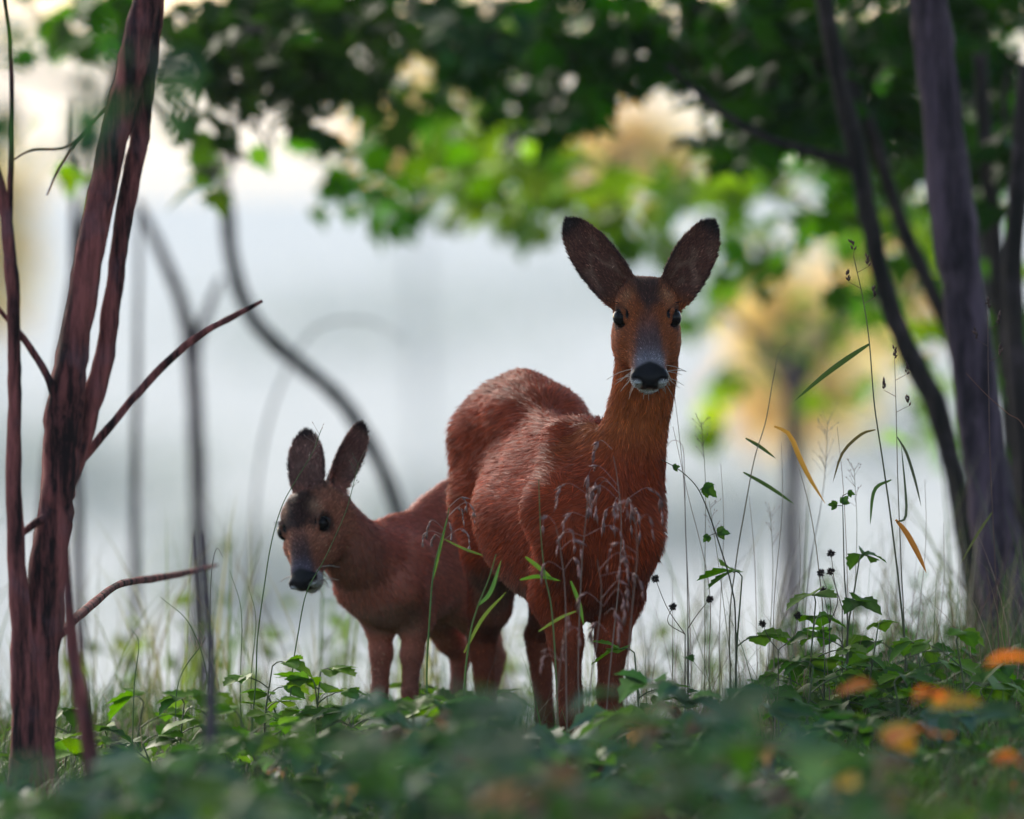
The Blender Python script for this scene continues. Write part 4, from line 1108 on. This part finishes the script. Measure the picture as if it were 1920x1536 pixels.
def bramble(label, x, y, h, leaf=.06, sprays=4, pool='green', group=None, seed=0, name='bramble_plant', stemcol=(.06, .08, .03), lean=(0, 0), trifoliate=True, upright=.5):
    g = np.random.default_rng(seed)
    z = float(ground_z(x, y))
    root = thing(name, label, 'plant', loc=(x, y, z), group=group)
    buf = Buf()
    top = np.array([lean[0], lean[1], h])
    main = [np.zeros(3) - [0, 0, .02], top * .5 + np.append(g.normal(0, .06 * h, 2), 0), top]
    tube(buf, main, [.0028, .0022, .0014], sides=5, n=8, col=stemcol)
    curve = resample(main, 30)
    a0 = g.uniform(0, 6.28)
    for s in range(sprays):
        t = .35 + .65 * (s + 1) / sprays
        p = curve[min(29, int(t * 29))]
        a = a0 + s * 2.4 + g.normal(0, .3)
        out = np.array([math.cos(a), math.sin(a), g.uniform(.15, upright + .3)])
        pl = leaf * g.uniform(.8, 1.5) * (1.0 if s < sprays - 1 else .4)
        e = p + unit(out) * pl
        tube(buf, [p, (p + e) / 2 + np.array([0, 0, .006]), e], [.0014, .0012, .001], sides=4, n=4, col=stemcol)
        L_ = leaf * g.uniform(.75, 1.15)
        dirs = [0, .95, -.95] if trifoliate else [0]
        for k, da in enumerate(dirs):
            b = a + da + g.normal(0, .12)
            d = np.array([math.cos(b), math.sin(b), g.normal(.05, .25)])
            up = np.array([g.normal(0, .25), g.normal(-.15, .25), 1.0])
            place_leaf(root, LEAF[pool], e, d, up, L_ * (1.08 if k == 0 else .9), g)
    link('stem', buf.mesh('stem', True), mat_stem, root)
    return root

def px_x(px, y): return (px - 960) * 5e-5 * (CAM_D + y)
def px_z(py, y): return CAM_H - (CAM_D + y) * ((CAM_H - AIM_Z) / CAM_D - (768 - py) * 5e-5)

# plants that can be singled out
def bramble_at(label, px, py, y, **kw):
    x = px_x(px, y); h = max(.05, px_z(py, y) - float(ground_z(x, y)))
    return bramble(label, x, y, h, **kw)
bramble_at('bright green bramble sprig with toothed leaves below the fawn chest', 600, 1262, -.25, leaf=.056, sprays=5, pool='fresh', seed=61, upright=.15)
bramble_at('bright green bramble sprig with upright leaves beside thin grass stalk', 510, 1250, -.2, leaf=.05, sprays=4, pool='fresh', seed=62, upright=.7)
bramble_at('bright green bramble sprig with paler leaves under the fawn head', 590, 1285, -.32, leaf=.052, sprays=4, pool='fresh', seed=63)
bramble_at('tall bramble sprig with three drooping leaflets right of the doe foreleg', 1392, 1082, .05, leaf=.062, sprays=2, pool='fresh', seed=64, upright=.1)
bramble_at('bramble sprig with drooping toothed leaves beside dark seed heads', 1612, 1050, .1, leaf=.055, sprays=3, pool='green', seed=65, upright=.1)
bramble_at('toothed green bramble leaf cluster touching the doe foreleg', 1190, 1225, -.15, leaf=.058, sprays=2, pool='fresh', seed=66, upright=.1)
bramble_at('bramble sprig with large bright leaves on the right bank', 1530, 1130, -.05, leaf=.06, sprays=4, pool='fresh', seed=67)

def spot_words(px):
    for lim, w in ((220, 'round the forked tree base'), (420, 'under the bare low branch'), (640, 'below the fawn head'), (830, 'at the fawn forelegs'), (985, 'at the doe hind legs'), (1190, 'at the doe forelegs'),
                   (1340, 'beside the doe shoulder'), (1500, 'under the tall bramble sprig'), (1640, 'under the dark burrs'), (1760, 'round the tall grass stalk')):
        if px < lim: return w
    return 'in front of the thick trunk'
def near_words(px):
    for lim, w in ((110, 'in front of the forked tree'), (260, 'round the pinkish bare stem'), (450, 'round the grey bare stem'), (680, 'in front of the fawn head'), (880, 'in front of the fawn body'), (1020, 'in front of the doe hind legs'),
                   (1190, 'in front of the doe forelegs'), (1400, 'in front of the slanting sprig'), (1600, 'beside the wine red plant'), (1760, 'round the yellow leaves')):
        if px < lim: return w
    return 'round the orange leaves'
# many alike in the focus zone
g = np.random.default_rng(71)
cnt = 0
while cnt < 98:
    y = g.uniform(-.7, .85); px = g.uniform(-20, 1940) if g.random() < .66 else g.uniform(1200, 1940)
    bank = sstep(1180, 1500, px)
    topy = g.uniform(1255, 1400) - bank * g.uniform(20, 130)
    if 970 < px < 1190 and y < .25: topy = g.uniform(1370, 1440)
    if 620 < px < 970 and y < .6: topy = g.uniform(1275, 1380)
    x = px_x(px, y); h = px_z(topy, y) - float(ground_z(x, y))
    h -= .045
    if h < .04 or h > .30: continue
    bright = g.random() < .45
    size_w = 'tiny' if h < .11 else 'low' if h < .17 else 'knee high'
    where = spot_words(px) + (' with grass behind it' if y > .45 else '')
    lab = f"{size_w} {'bright' if bright else 'dull'} green bramble plant {where}"
    bramble(lab, x, y, h, leaf=g.uniform(.045, .072), sprays=int(g.integers(2, 5)), pool='fresh' if bright else 'green', group=f"{size_w} {'bright' if bright else 'dull'} brambles {where}", seed=1000 + cnt, lean=tuple(g.normal(0, .02, 2)))
    cnt += 1

# foreground herbs, close to the camera and out of focus
prof_x = [0, 120, 240, 300, 420, 520, 640, 760, 860, 980, 1060, 1150, 1220, 1300, 1420, 1560, 1700, 1800, 1920]
prof_y = [1400, 1410, 1310, 1300, 1340, 1300, 1290, 1270, 1235, 1240, 1390, 1390, 1240, 1225, 1285, 1310, 1300, 1300, 1280]
cnt = 0; g = np.random.default_rng(72)
while cnt < 110:
    px = g.uniform(-60, 1980); y = -1.0 - 5.6 * g.random() ** 1.35
    topy = np.interp(px, prof_x, prof_y) + 10 + 190 * g.random() ** 1.3 + 8 * max(0, -y - 5)
    x = px_x(px, y); h = px_z(topy, y) - float(ground_z(x, y))
    h -= .05
    if h < .06 or h > .58 or (1590 < px < 1880 and topy < 1370 and y < -2.2): continue
    tall = h > .32
    pool = 'deep' if g.random() < .62 else 'green' if g.random() < .6 else 'tan'
    lab = f"{'blurred tall' if tall else 'blurred low'} {'bluish green' if pool == 'deep' else 'mid green' if pool == 'green' else 'brown withered'} bramble bush {near_words(px)}"
    bramble(lab, x, y, h, leaf=g.uniform(.045, .10), sprays=int(g.integers(3, 8)), pool=pool, group=lab.replace('blurred ', '').replace('bush', 'bushes'), seed=2000 + cnt, lean=tuple(g.normal(0, .03, 2)))
    cnt += 1
# a few plants turning colour
for lab, px, py, y, pool, sd, lf in [
    ('bramble spray with bright orange autumn leaves on the near right bank', 1780, 1310, -3.6, 'orange', 81, .058),
    ('small sprig with orange autumn leaves beside the yellow one', 1665, 1300, -3.2, 'orange', 82, .070),
    ('orange leaved sprig standing tallest of the autumn sprigs', 1815, 1262, -3.4, 'orange', 86, .070),
    ('bramble sprig with yellow autumn leaves below the orange ones', 1705, 1350, -3.4, 'yellow', 83, .085),
    ('low sprig with dull yellow leaf below the orange sprig', 1640, 1372, -3.4, 'yellow', 85, .07),
    ('wine red leaved low plant in the shaded near undergrowth', 1420, 1430, -1.6, 'wine', 84, .06)]:
    x = px_x(px, y); h = max(.06, px_z(py, y) - float(ground_z(x, y)))
    bramble(lab, x, y, h, leaf=lf, sprays=2, pool=pool, seed=sd, trifoliate=sd in (81, 84), upright=.2)

# ---- shrubs on the slope, their tops showing over the crest
def shrub(label, px, py, y, r, tone, seed):
    g = np.random.default_rng(seed)
    top = at(px, py, y); gz = float(ground_z(top[0], y)); h = top[2] - gz
    root = thing('shrub', label, 'shrub', loc=(top[0], y, gz))
    buf, wood = Buf(), Buf(); n = int(420 * (r / .35) ** 2)
    u = unit(g.normal(0, 1, (n, 3))) * (g.random((n, 1)) ** .5)
    p = u * np.array([r, r, h * .5]) + np.array([0, 0, h * .55]); p[:, 2] = np.abs(p[:, 2])
    scatter_leaves(buf, p, .06 * g.uniform(.6, 1.3, n), leaf_cols(tone, n, g), g, 'oval', droop=.2)
    for i in range(7):
        e = np.append(g.normal(0, r * .45, 2), h * g.uniform(.6, .95))
        tube(wood, [np.append(g.normal(0, .03, 2), -.05), e * .5 + np.append(g.normal(0, .04, 2), 0), e], [.010, .007, .003], sides=5, n=7)
    link('foliage', buf.mesh('foliage'), mat_leaf, root, kind='stuff')
    link('stems', wood.mesh('stems', True), bark_dark, root, kind='stuff')
shrub('pale green shrub glowing behind the doe belly and legs', 985, 1120, 6.0, .26, 'pale', 91)
shrub('pale green shrub glowing left of the fawn muzzle', 455, 1050, 6.5, .22, 'pale', 92)
shrub('pale green shrub behind the thin sapling stems', 300, 1130, 5.0, .35, 'pale', 93)
shrub('pale green shrub behind fawn forelegs', 640, 1150, 5.5, .3, 'pale', 94)
shrub('pale green shrub right of the doe chest', 1290, 1110, 6.0, .2, 'pale', 95)
shrub('green shrub at the foot of the thick straight trunk', 1660, 1075, 4.2, .3, 'mid', 96)

# ---- bare young stems standing in front
def bare_stem(label, pts, y, mat, seed):
    P, R = stem_pts(pts, y); P, R = to_ground(P, R, flare=1.1)
    root = thing('bare_stem', label, 'stem', loc=tuple(P[-1]))
    part_tube('stem', root, P, R, mat, seed=seed, sides=8)
bare_stem('pinkish bare young stem in front of the forked tree base', [(118, 960, 6), (124, 1060, 10), (130, 1150, 13), (140, 1250, 15), (158, 1350, 16), (172, 1450, 17), (182, 1560, 18)], -2.4, bark_red, 101)
bare_stem('thin grey bare stem rising from the near undergrowth below the sapling', [(370, 1000, 4), (380, 1120, 6), (392, 1230, 9), (395, 1350, 12), (385, 1450, 15), (378, 1560, 16)], -3.2, bark_pale, 102)
bare_stem('violet bare stem low beside the forked tree base', [(215, 1370, 5), (212, 1450, 11), (205, 1560, 14)], -3.5, bark_grey, 103)

# ---- grass stalks one can single out
def oct_spike(buf, p, d, ln, w, col):
    d = unit(d); s = unit(np.cross(d, [.3, .8, .1])); u = np.cross(s, d)
    v = np.array([p, p + d * ln * .4 + s * w, p + d * ln * .4 + u * w, p + d * ln * .4 - s * w, p + d * ln * .4 - u * w, p + d * ln])
    f = [(0, 2, 1), (0, 3, 2), (0, 4, 3), (0, 1, 4), (5, 1, 2), (5, 2, 3), (5, 3, 4), (5, 4, 1)]
    buf.add(v, tris=f, col=col)

def blade_part(root, o, pts, w, col):
    P = resample(np.array(pts) - o, 10); n = len(P)
    tn = unit(np.gradient(P, axis=0)); s = unit(np.cross(tn, np.array([.15, 1., .35]))); u = np.cross(s, tn)
    ww = w * np.clip(np.sin(np.linspace(.25, math.pi, n)) ** .7, .03, 1)[:, None]
    v = np.stack([P - s * ww + u * ww * .35, P, P + s * ww + u * ww * .35], 1).reshape(-1, 3)
    q = [(i * 3 + j, i * 3 + j + 1, i * 3 + j + 4, i * 3 + j + 3) for i in range(n - 1) for j in range(2)]
    buf = Buf(); buf.add(v, quads=np.array(q), col=col)
    link('blade', buf.mesh('blade', True), mat_grass, root)

def stalk(label, pts, y, r=.0016, col=(.10, .12, .04), blades=(), head=None, headcol=(.32, .19, .16), seed=0, group=None, headsize=1.0, nsp=34):
    g = np.random.default_rng(seed)
    P = [at(a, b_, y) for a, b_ in pts]
    p = P[-1]; z = float(ground_z(p[0], y)) - .02
    if p[2] > z + .02: P.append(np.array([p[0] + g.normal(0, .01), y, z]))
    o = P[-1]
    root = thing('grass_stalk', label, 'grass', loc=tuple(o), group=group)
    buf = Buf(); rr = np.linspace(.45, 1.2, len(P)) * r
    tube(buf, np.array(P) - o, rr, sides=5, n=len(P) * 6, col=col)
    link('stem', buf.mesh('stem', True), mat_stem, root)
    for bp, w, bc in blades:
        blade_part(root, o, [at(a, b_, y + .004 * k) for k, (a, b_) in enumerate(bp)], w, bc)
    tip, d0 = P[0] - o, unit(P[0] - P[1])
    buf = Buf()
    if head == 'panicle':      # open, nodding flower head with hanging spikelets
        ax = resample([tip - d0 * .11 * headsize, tip - d0 * .04 * headsize, tip + d0 * .01 * headsize], 12)
        for k in range(max(5, nsp // 3)):
            b0 = ax[g.integers(0, 12)]
            a = g.uniform(0, 6.28); out = unit(np.array([math.cos(a), math.sin(a), g.uniform(.1, .9)]))
            ln = g.uniform(.05, .10) * headsize
            br = resample([b0, b0 + out * ln * .55, b0 + out * ln * .85 + np.array([0, 0, -.25 * ln]), b0 + out * ln * .95 + np.array([0, 0, -.65 * ln])], 12)
            tube(buf, br, [.0005] * 12, sides=3, n=12, col=headcol)
            for q in range(7):
                j = int(g.integers(4, 12)); dd = unit(br[min(j, 11)] - br[j - 1]) * .7 + np.array([0, 0, -.6]) + g.normal(0, .18, 3)
                oct_spike(buf, br[j], dd, g.uniform(.014, .026) * headsize, .0022 * headsize, np.array(headcol) * g.uniform(.6, 1.25))
    elif head == 'spikes':     # a few tight clusters on short stalks
        for k in range(4):
            b0 = tip - d0 * (.03 * k) * headsize
            sd = 1 if k % 2 else -1
            e = b0 + np.array([sd * .022 * (k > 0), g.normal(0, .01), .012]) * headsize
            tube(buf, [b0, (b0 + e) / 2, e], [.0007, .0006, .0005], sides=3, n=4, col=headcol)
            for q in range(7):
                oct_spike(buf, e + d0 * q * .0026 + g.normal(0, .001, 3), d0 + g.normal(0, .35, 3), .011 * headsize, .0022 * headsize, np.array(headcol) * g.uniform(.6, 1.2))
    elif head == 'fine':       # airy fine head
        for k in range(nsp):
            b0 = tip - d0 * g.uniform(0, .09) * headsize
            a = g.uniform(0, 6.28); out = unit(np.array([math.cos(a), math.sin(a), g.uniform(.6, 2.)]))
            e = b0 + out * g.uniform(.012, .035) * headsize
            tube(buf, [b0, e], [.0004, .0003], sides=3, n=3, col=headcol)
            oct_spike(buf, e, out + g.normal(0, .2, 3), .006, .0009, headcol)
    if buf.n: link('seed_head', buf.mesh('seed_head'), mat_straw, root, kind='stuff')
    return root

BR, GRN, TAN = (.11, .055, .05), (.07, .12, .03), (.22, .16, .10)
stalk('tall grass stalk with dark seed clusters and one long slanting blade', [(1601, 482), (1618, 560), (1630, 640), (1640, 760), (1655, 860), (1672, 980), (1690, 1130), (1700, 1260)], .05, .0019, (.085, .085, .04),
      blades=[([(1631, 645), (1590, 672), (1545, 705), (1490, 752)], .0052, (.05, .09, .025)), ([(1642, 806), (1615, 815), (1580, 850), (1562, 905)], .003, (.12, .09, .04)), ([(1672, 900), (1640, 920), (1632, 985)], .0034, (.06, .12, .03)),
              ([(1680, 975), (1700, 1000), (1722, 1040), (1738, 1075)], .0056, (.42, .16, .04)), ([(1682, 980), (1700, 960), (1690, 830)], .0025, (.06, .08, .05))], head='spikes', headcol=BR, seed=111)
stalk('thin grass stalk with four small dark seed clusters behind the tall one', [(1678, 684), (1681, 780), (1684, 900), (1690, 1050), (1698, 1250)], .12, .0013, (.12, .10, .06), blades=[([(1683, 820), (1700, 850), (1716, 900), (1728, 950)], .0028, (.06, .07, .05))], head='spikes', headcol=BR, seed=112)
stalk('pale grass stalk with a bent tip left of the golden blade', [(1482, 640), (1462, 660), (1450, 710), (1436, 790), (1415, 860), (1398, 950), (1380, 1060), (1368, 1200)], .22, .0013, (.18, .15, .09),
      blades=[([(1398, 822), (1425, 838), (1455, 860)], .0036, (.06, .10, .04)), ([(1394, 886), (1440, 912), (1490, 946)], .004, (.06, .11, .035))], seed=113)
stalk('grass stalk with one long curling golden blade', [(1500, 880), (1520, 960), (1535, 1060), (1545, 1200)], .15, .0012, TAN, blades=[([(1452, 800), (1480, 815), (1500, 860), (1520, 900), (1548, 945)], .0050, (.55, .27, .06))], seed=114)
stalk('grass stalk with a feathery pale flower head near golden blade', [(1552, 790), (1548, 880), (1538, 960), (1520, 1060), (1510, 1200)], .7, .0011, (.2, .17, .14), head='fine', headcol=(.22, .2, .2), seed=115, headsize=1.3, nsp=24)
stalk('brown grass stalk with a spiky seed head in front of the thick trunk', [(1852, 590), (1854, 720), (1858, 880), (1866, 1040), (1874, 1240)], .3, .0014, (.12, .06, .05), head='spikes', headcol=BR, seed=116, blades=[([(1862, 960), (1835, 1000), (1800, 1060)], .0026, (.10, .11, .05))])
stalk('reddish bent grass blade stalk crossing the thick trunk', [(1812, 700), (1850, 740), (1890, 775), (1920, 800), (1950, 900), (1960, 1200)], .2, .0012, (.20, .08, .05), seed=117)
stalk('straight pale grass stem close beside the doe shoulder', [(1262, 720), (1272, 800), (1282, 900), (1287, 1020), (1290, 1150), (1292, 1280)], .2, .0010, (.22, .17, .14), seed=118)
stalk('hooked pale grass stem beside the doe neck base', [(1247, 842), (1262, 826), (1280, 838), (1284, 900), (1286, 1000), (1296, 1250)], .35, .0009, (.3, .2, .17), seed=119)
for i, (a, b_, c) in enumerate([(1262, 800, 1330), (1315, 790, 1322), (1352, 870, 1350), (1405, 930, 1420), (1445, 960, 1440), (1465, 830, 1452), (1570, 800, 1590), (1602, 880, 1600), (1735, 900, 1720), (1770, 980, 1750), (1330, 940, 1370), (1500, 980, 1480)]):
    stalk('fine dry grass stem standing on the right bank', [(a, b_), (a + .3 * (c - a) + 6, b_ + 120), (c, b_ + 300), (c, 1260)], .1 + .09 * (i % 5), .0009, [(.22, .15, .11), (.14, .13, .06), (.25, .2, .15)][i % 3], seed=130 + i,
          head=[None, 'fine', None][i % 3], headcol=(.22, .15, .13), group='fine dry stems on the right bank', nsp=14, headsize=.8)
# in front of and beside the fawn
stalk('thin green grass stalk arching across the fawn face', [(602, 806), (585, 850), (555, 900), (528, 950), (508, 1020), (495, 1100), (482, 1200), (478, 1290)], -.1, .0013, GRN, head='fine', headcol=(.24, .17, .14), seed=151, nsp=12, headsize=.7)
stalk('thin green grass stalk with branched tip right of the fawn ear', [(672, 868), (662, 910), (648, 960), (622, 1020), (602, 1060), (575, 1110), (560, 1180), (545, 1290)], -.08, .0012, GRN, head='fine', headcol=(.12, .12, .07), seed=152, nsp=8, headsize=.9)
stalk('green grass stalk with nodding pink flower head over the fawn flank', [(842, 952), (836, 985), (822, 1030), (812, 1080), (806, 1150), (800, 1300)], -.35, .0018, (.08, .15, .03), head='panicle', headcol=(.34, .22, .20), seed=153, headsize=.75, nsp=26,
      blades=[([(812, 1085), (822, 1040), (840, 965)], .0030, (.09, .17, .03))])
stalk('bent green grass stalk crossing between fawn and doe legs', [(930, 1040), (915, 1090), (895, 1140), (880, 1200), (870, 1320)], -.45, .0020, (.11, .17, .03), seed=154,
      blades=[([(898, 1135), (920, 1110), (940, 1050)], .004, (.07, .16, .04)), ([(905, 1042), (870, 1030), (830, 1010)], .0026, (.10, .15, .04)), ([(870, 1225), (905, 1160), (950, 1110)], .0034, (.13, .18, .03))])
stalk('green grass stalk with drooping blades across the doe foreleg', [(1010, 900), (1014, 1000), (1022, 1080), (1035, 1150), (1045, 1320)], -.5, .0017, (.11, .15, .04), seed=155,
      blades=[([(985, 1045), (1010, 1065), (1040, 1090)], .0044, (.10, .19, .03)), ([(975, 1088), (1010, 1082), (1052, 1090)], .0040, (.08, .18, .02)), ([(1070, 1090), (1085, 1130), (1095, 1175)], .004, (.08, .17, .03)), ([(1010, 1185), (1050, 1160), (1085, 1145)], .003, (.13, .17, .04))])
for i, (lab, pts, hs, n_) in enumerate([
    ('nodding pink grass flower head across the doe breast', [(1150, 855), (1158, 900), (1165, 980), (1160, 1100), (1140, 1300)], 1.25, 30),
    ('pink grass flower head hanging over the doe shoulder', [(1105, 905), (1098, 980), (1090, 1080), (1085, 1300)], .9, 14),
    ('pink grass flower head drooping before the doe elbow', [(1042, 985), (1052, 1040), (1060, 1120), (1062, 1300)], 1.0, 17),
    ('pink grass flower head drooping before the doe brisket', [(1120, 1050), (1128, 1110), (1120, 1200), (1105, 1320)], 1.2, 22),
    ('short pink grass flower head before the doe right foreleg', [(1190, 960), (1195, 1040), (1185, 1150), (1175, 1320)], .9, 12),
    ('sparse pink grass flower head before the doe lower foreleg', [(1060, 1180), (1050, 1250), (1045, 1350)], .7, 14)]):
    stalk(lab, pts, -.5 - .1 * i, .0013, (.20, .12, .09), head='panicle', headcol=(.36, .19, .175), seed=160 + i, headsize=hs, nsp=n_)
stalk('small grass stalk with grey fan of blades in front of tree branch', [(418, 1046), (405, 1030), (395, 1090), (392, 1250)], -.05, .001, (.10, .09, .07), seed=170)
for i, (a, b_, c, d) in enumerate([(300, 1120, 390, 1290), (245, 1180, 250, 1300), (400, 1180, 330, 1300), (430, 1070, 450, 1290), (465, 1100, 470, 1290)]):
    stalk('thin green grass stem between forked tree and fawn', [(a, b_), ((a + c) / 2 + 12, (b_ + d) / 2 - 30), (c, d)], -.15 + .1 * i, .0011, GRN, seed=171 + i, group='thin green stems left of the fawn', head='fine' if i == 2 else None, nsp=14)

# ---- wood avens: thin branching stems with dark burr heads
def avens(label, burrs, base, y, seed, group=None):
    g = np.random.default_rng(seed)
    bp = at(*base, y); o = np.array([bp[0], y, float(ground_z(bp[0], y))])
    root = thing('avens_plant', label, 'plant', loc=tuple(o))
    buf = Buf(); fork = at(base[0], base[1] - 60, y) - o
    tube(buf, [np.array([0, 0, -.02]), (fork) * .5, fork], [.0016, .0013, .0011], sides=5, n=8, col=(.07, .06, .035))
    for b_ in burrs:
        e = at(*b_, y) - o
        tube(buf, [fork, (fork + e) / 2 + np.array([g.normal(0, .008), 0, -.004]), e], [.001, .0008, .0006], sides=4, n=8, col=(.08, .06, .04))
        h = Buf()
        for k in range(90):
            d = unit(g.normal(0, 1, 3)); oct_spike(h, e + d * .001, d, g.uniform(.0065, .0095), .0011, np.array((.035, .022, .018)) * g.uniform(.6, 1.6))
        link('burr', h.mesh('burr'), mat_straw, root, kind='stuff')
    link('stem', buf.mesh('stem', True), mat_stem, root)
    for k in range(3):
        a = g.uniform(0, 6.28); p = fork * g.uniform(.45, .95)
        place_leaf(root, LEAF['green'], p, np.array([math.cos(a), math.sin(a), .3]), np.array([0, -.3, 1]), .03, g)
avens('branching stem with dark round burrs touching the doe chest', [(1229, 1086), (1262, 1138)], (1285, 1250), -.05, 181)
avens('branching stem with a single dark burr between doe and bramble sprig', [(1331, 1124)], (1290, 1240), .02, 182)
avens('branching stem with three dark burrs below the tall grass stalk', [(1540, 1075), (1558, 1072), (1544, 1108)], (1556, 1230), .0, 183)
avens('thin stem with one dark burr high beside the feathery grass', [(1559, 1038)], (1580, 1200), .1, 184)
avens('thin stem with a dark burr left of the bramble bank', [(1497, 1155), (1430, 1170)], (1460, 1280), -.1, 185)

# ---- slanting sprig with small leaves right of the doe
def sprig(label, pts, leaves, y, seed):
    g = np.random.default_rng(seed)
    P = [at(a, b_, y) for a, b_ in pts]; p = P[-1]; P.append(np.array([p[0], y, float(ground_z(p[0], y)) - .02]))
    o = P[-1]; root = thing('leafy_sprig', label, 'plant', loc=tuple(o))
    buf = Buf(); tube(buf, np.array(P) - o, np.linspace(.0008, .0018, len(P)), sides=5, n=30, col=(.07, .065, .04))
    for a, b_, ang, sz in leaves:
        e = at(a, b_, y) - o
        k = np.argmin(np.linalg.norm(np.array(P) - o - e, axis=1)); 
        fine = resample(np.array(P) - o, 60); q = fine[np.argmin(np.linalg.norm(fine - e, axis=1))]
        tube(buf, [q, (q + e) / 2, e], [.0009, .0008, .0007], sides=4, n=4, col=(.07, .065, .04))
        for da in (-.7, 0, .7):
            r_ = math.radians(ang) + da
            place_leaf(root, LEAF['green'], e, np.array([math.cos(r_), -.25, math.sin(r_)]), np.array([.1, -.8, .6]), sz * (1 if da == 0 else .75), g)
    link('stem', buf.mesh('stem', True), mat_stem, root)
sprig('slanting thin sprig with small toothed leaves right of the doe neck', [(1240, 862), (1275, 882), (1308, 915), (1330, 965), (1352, 1030), (1372, 1100), (1380, 1180)], [(1318, 914, -20, .030), (1262, 878, 20, .014), (1345, 1000, 10, .024), (1330, 1005, 220, .016)], .02, 191)
sprig('upright thin sprig with tiny leaf whorls below the feathery grass', [(1580, 930), (1582, 1000), (1584, 1080), (1590, 1180)], [(1580, 945, 60, .018), (1590, 925, 0, .014), (1570, 948, 170, .018)], .06, 192)
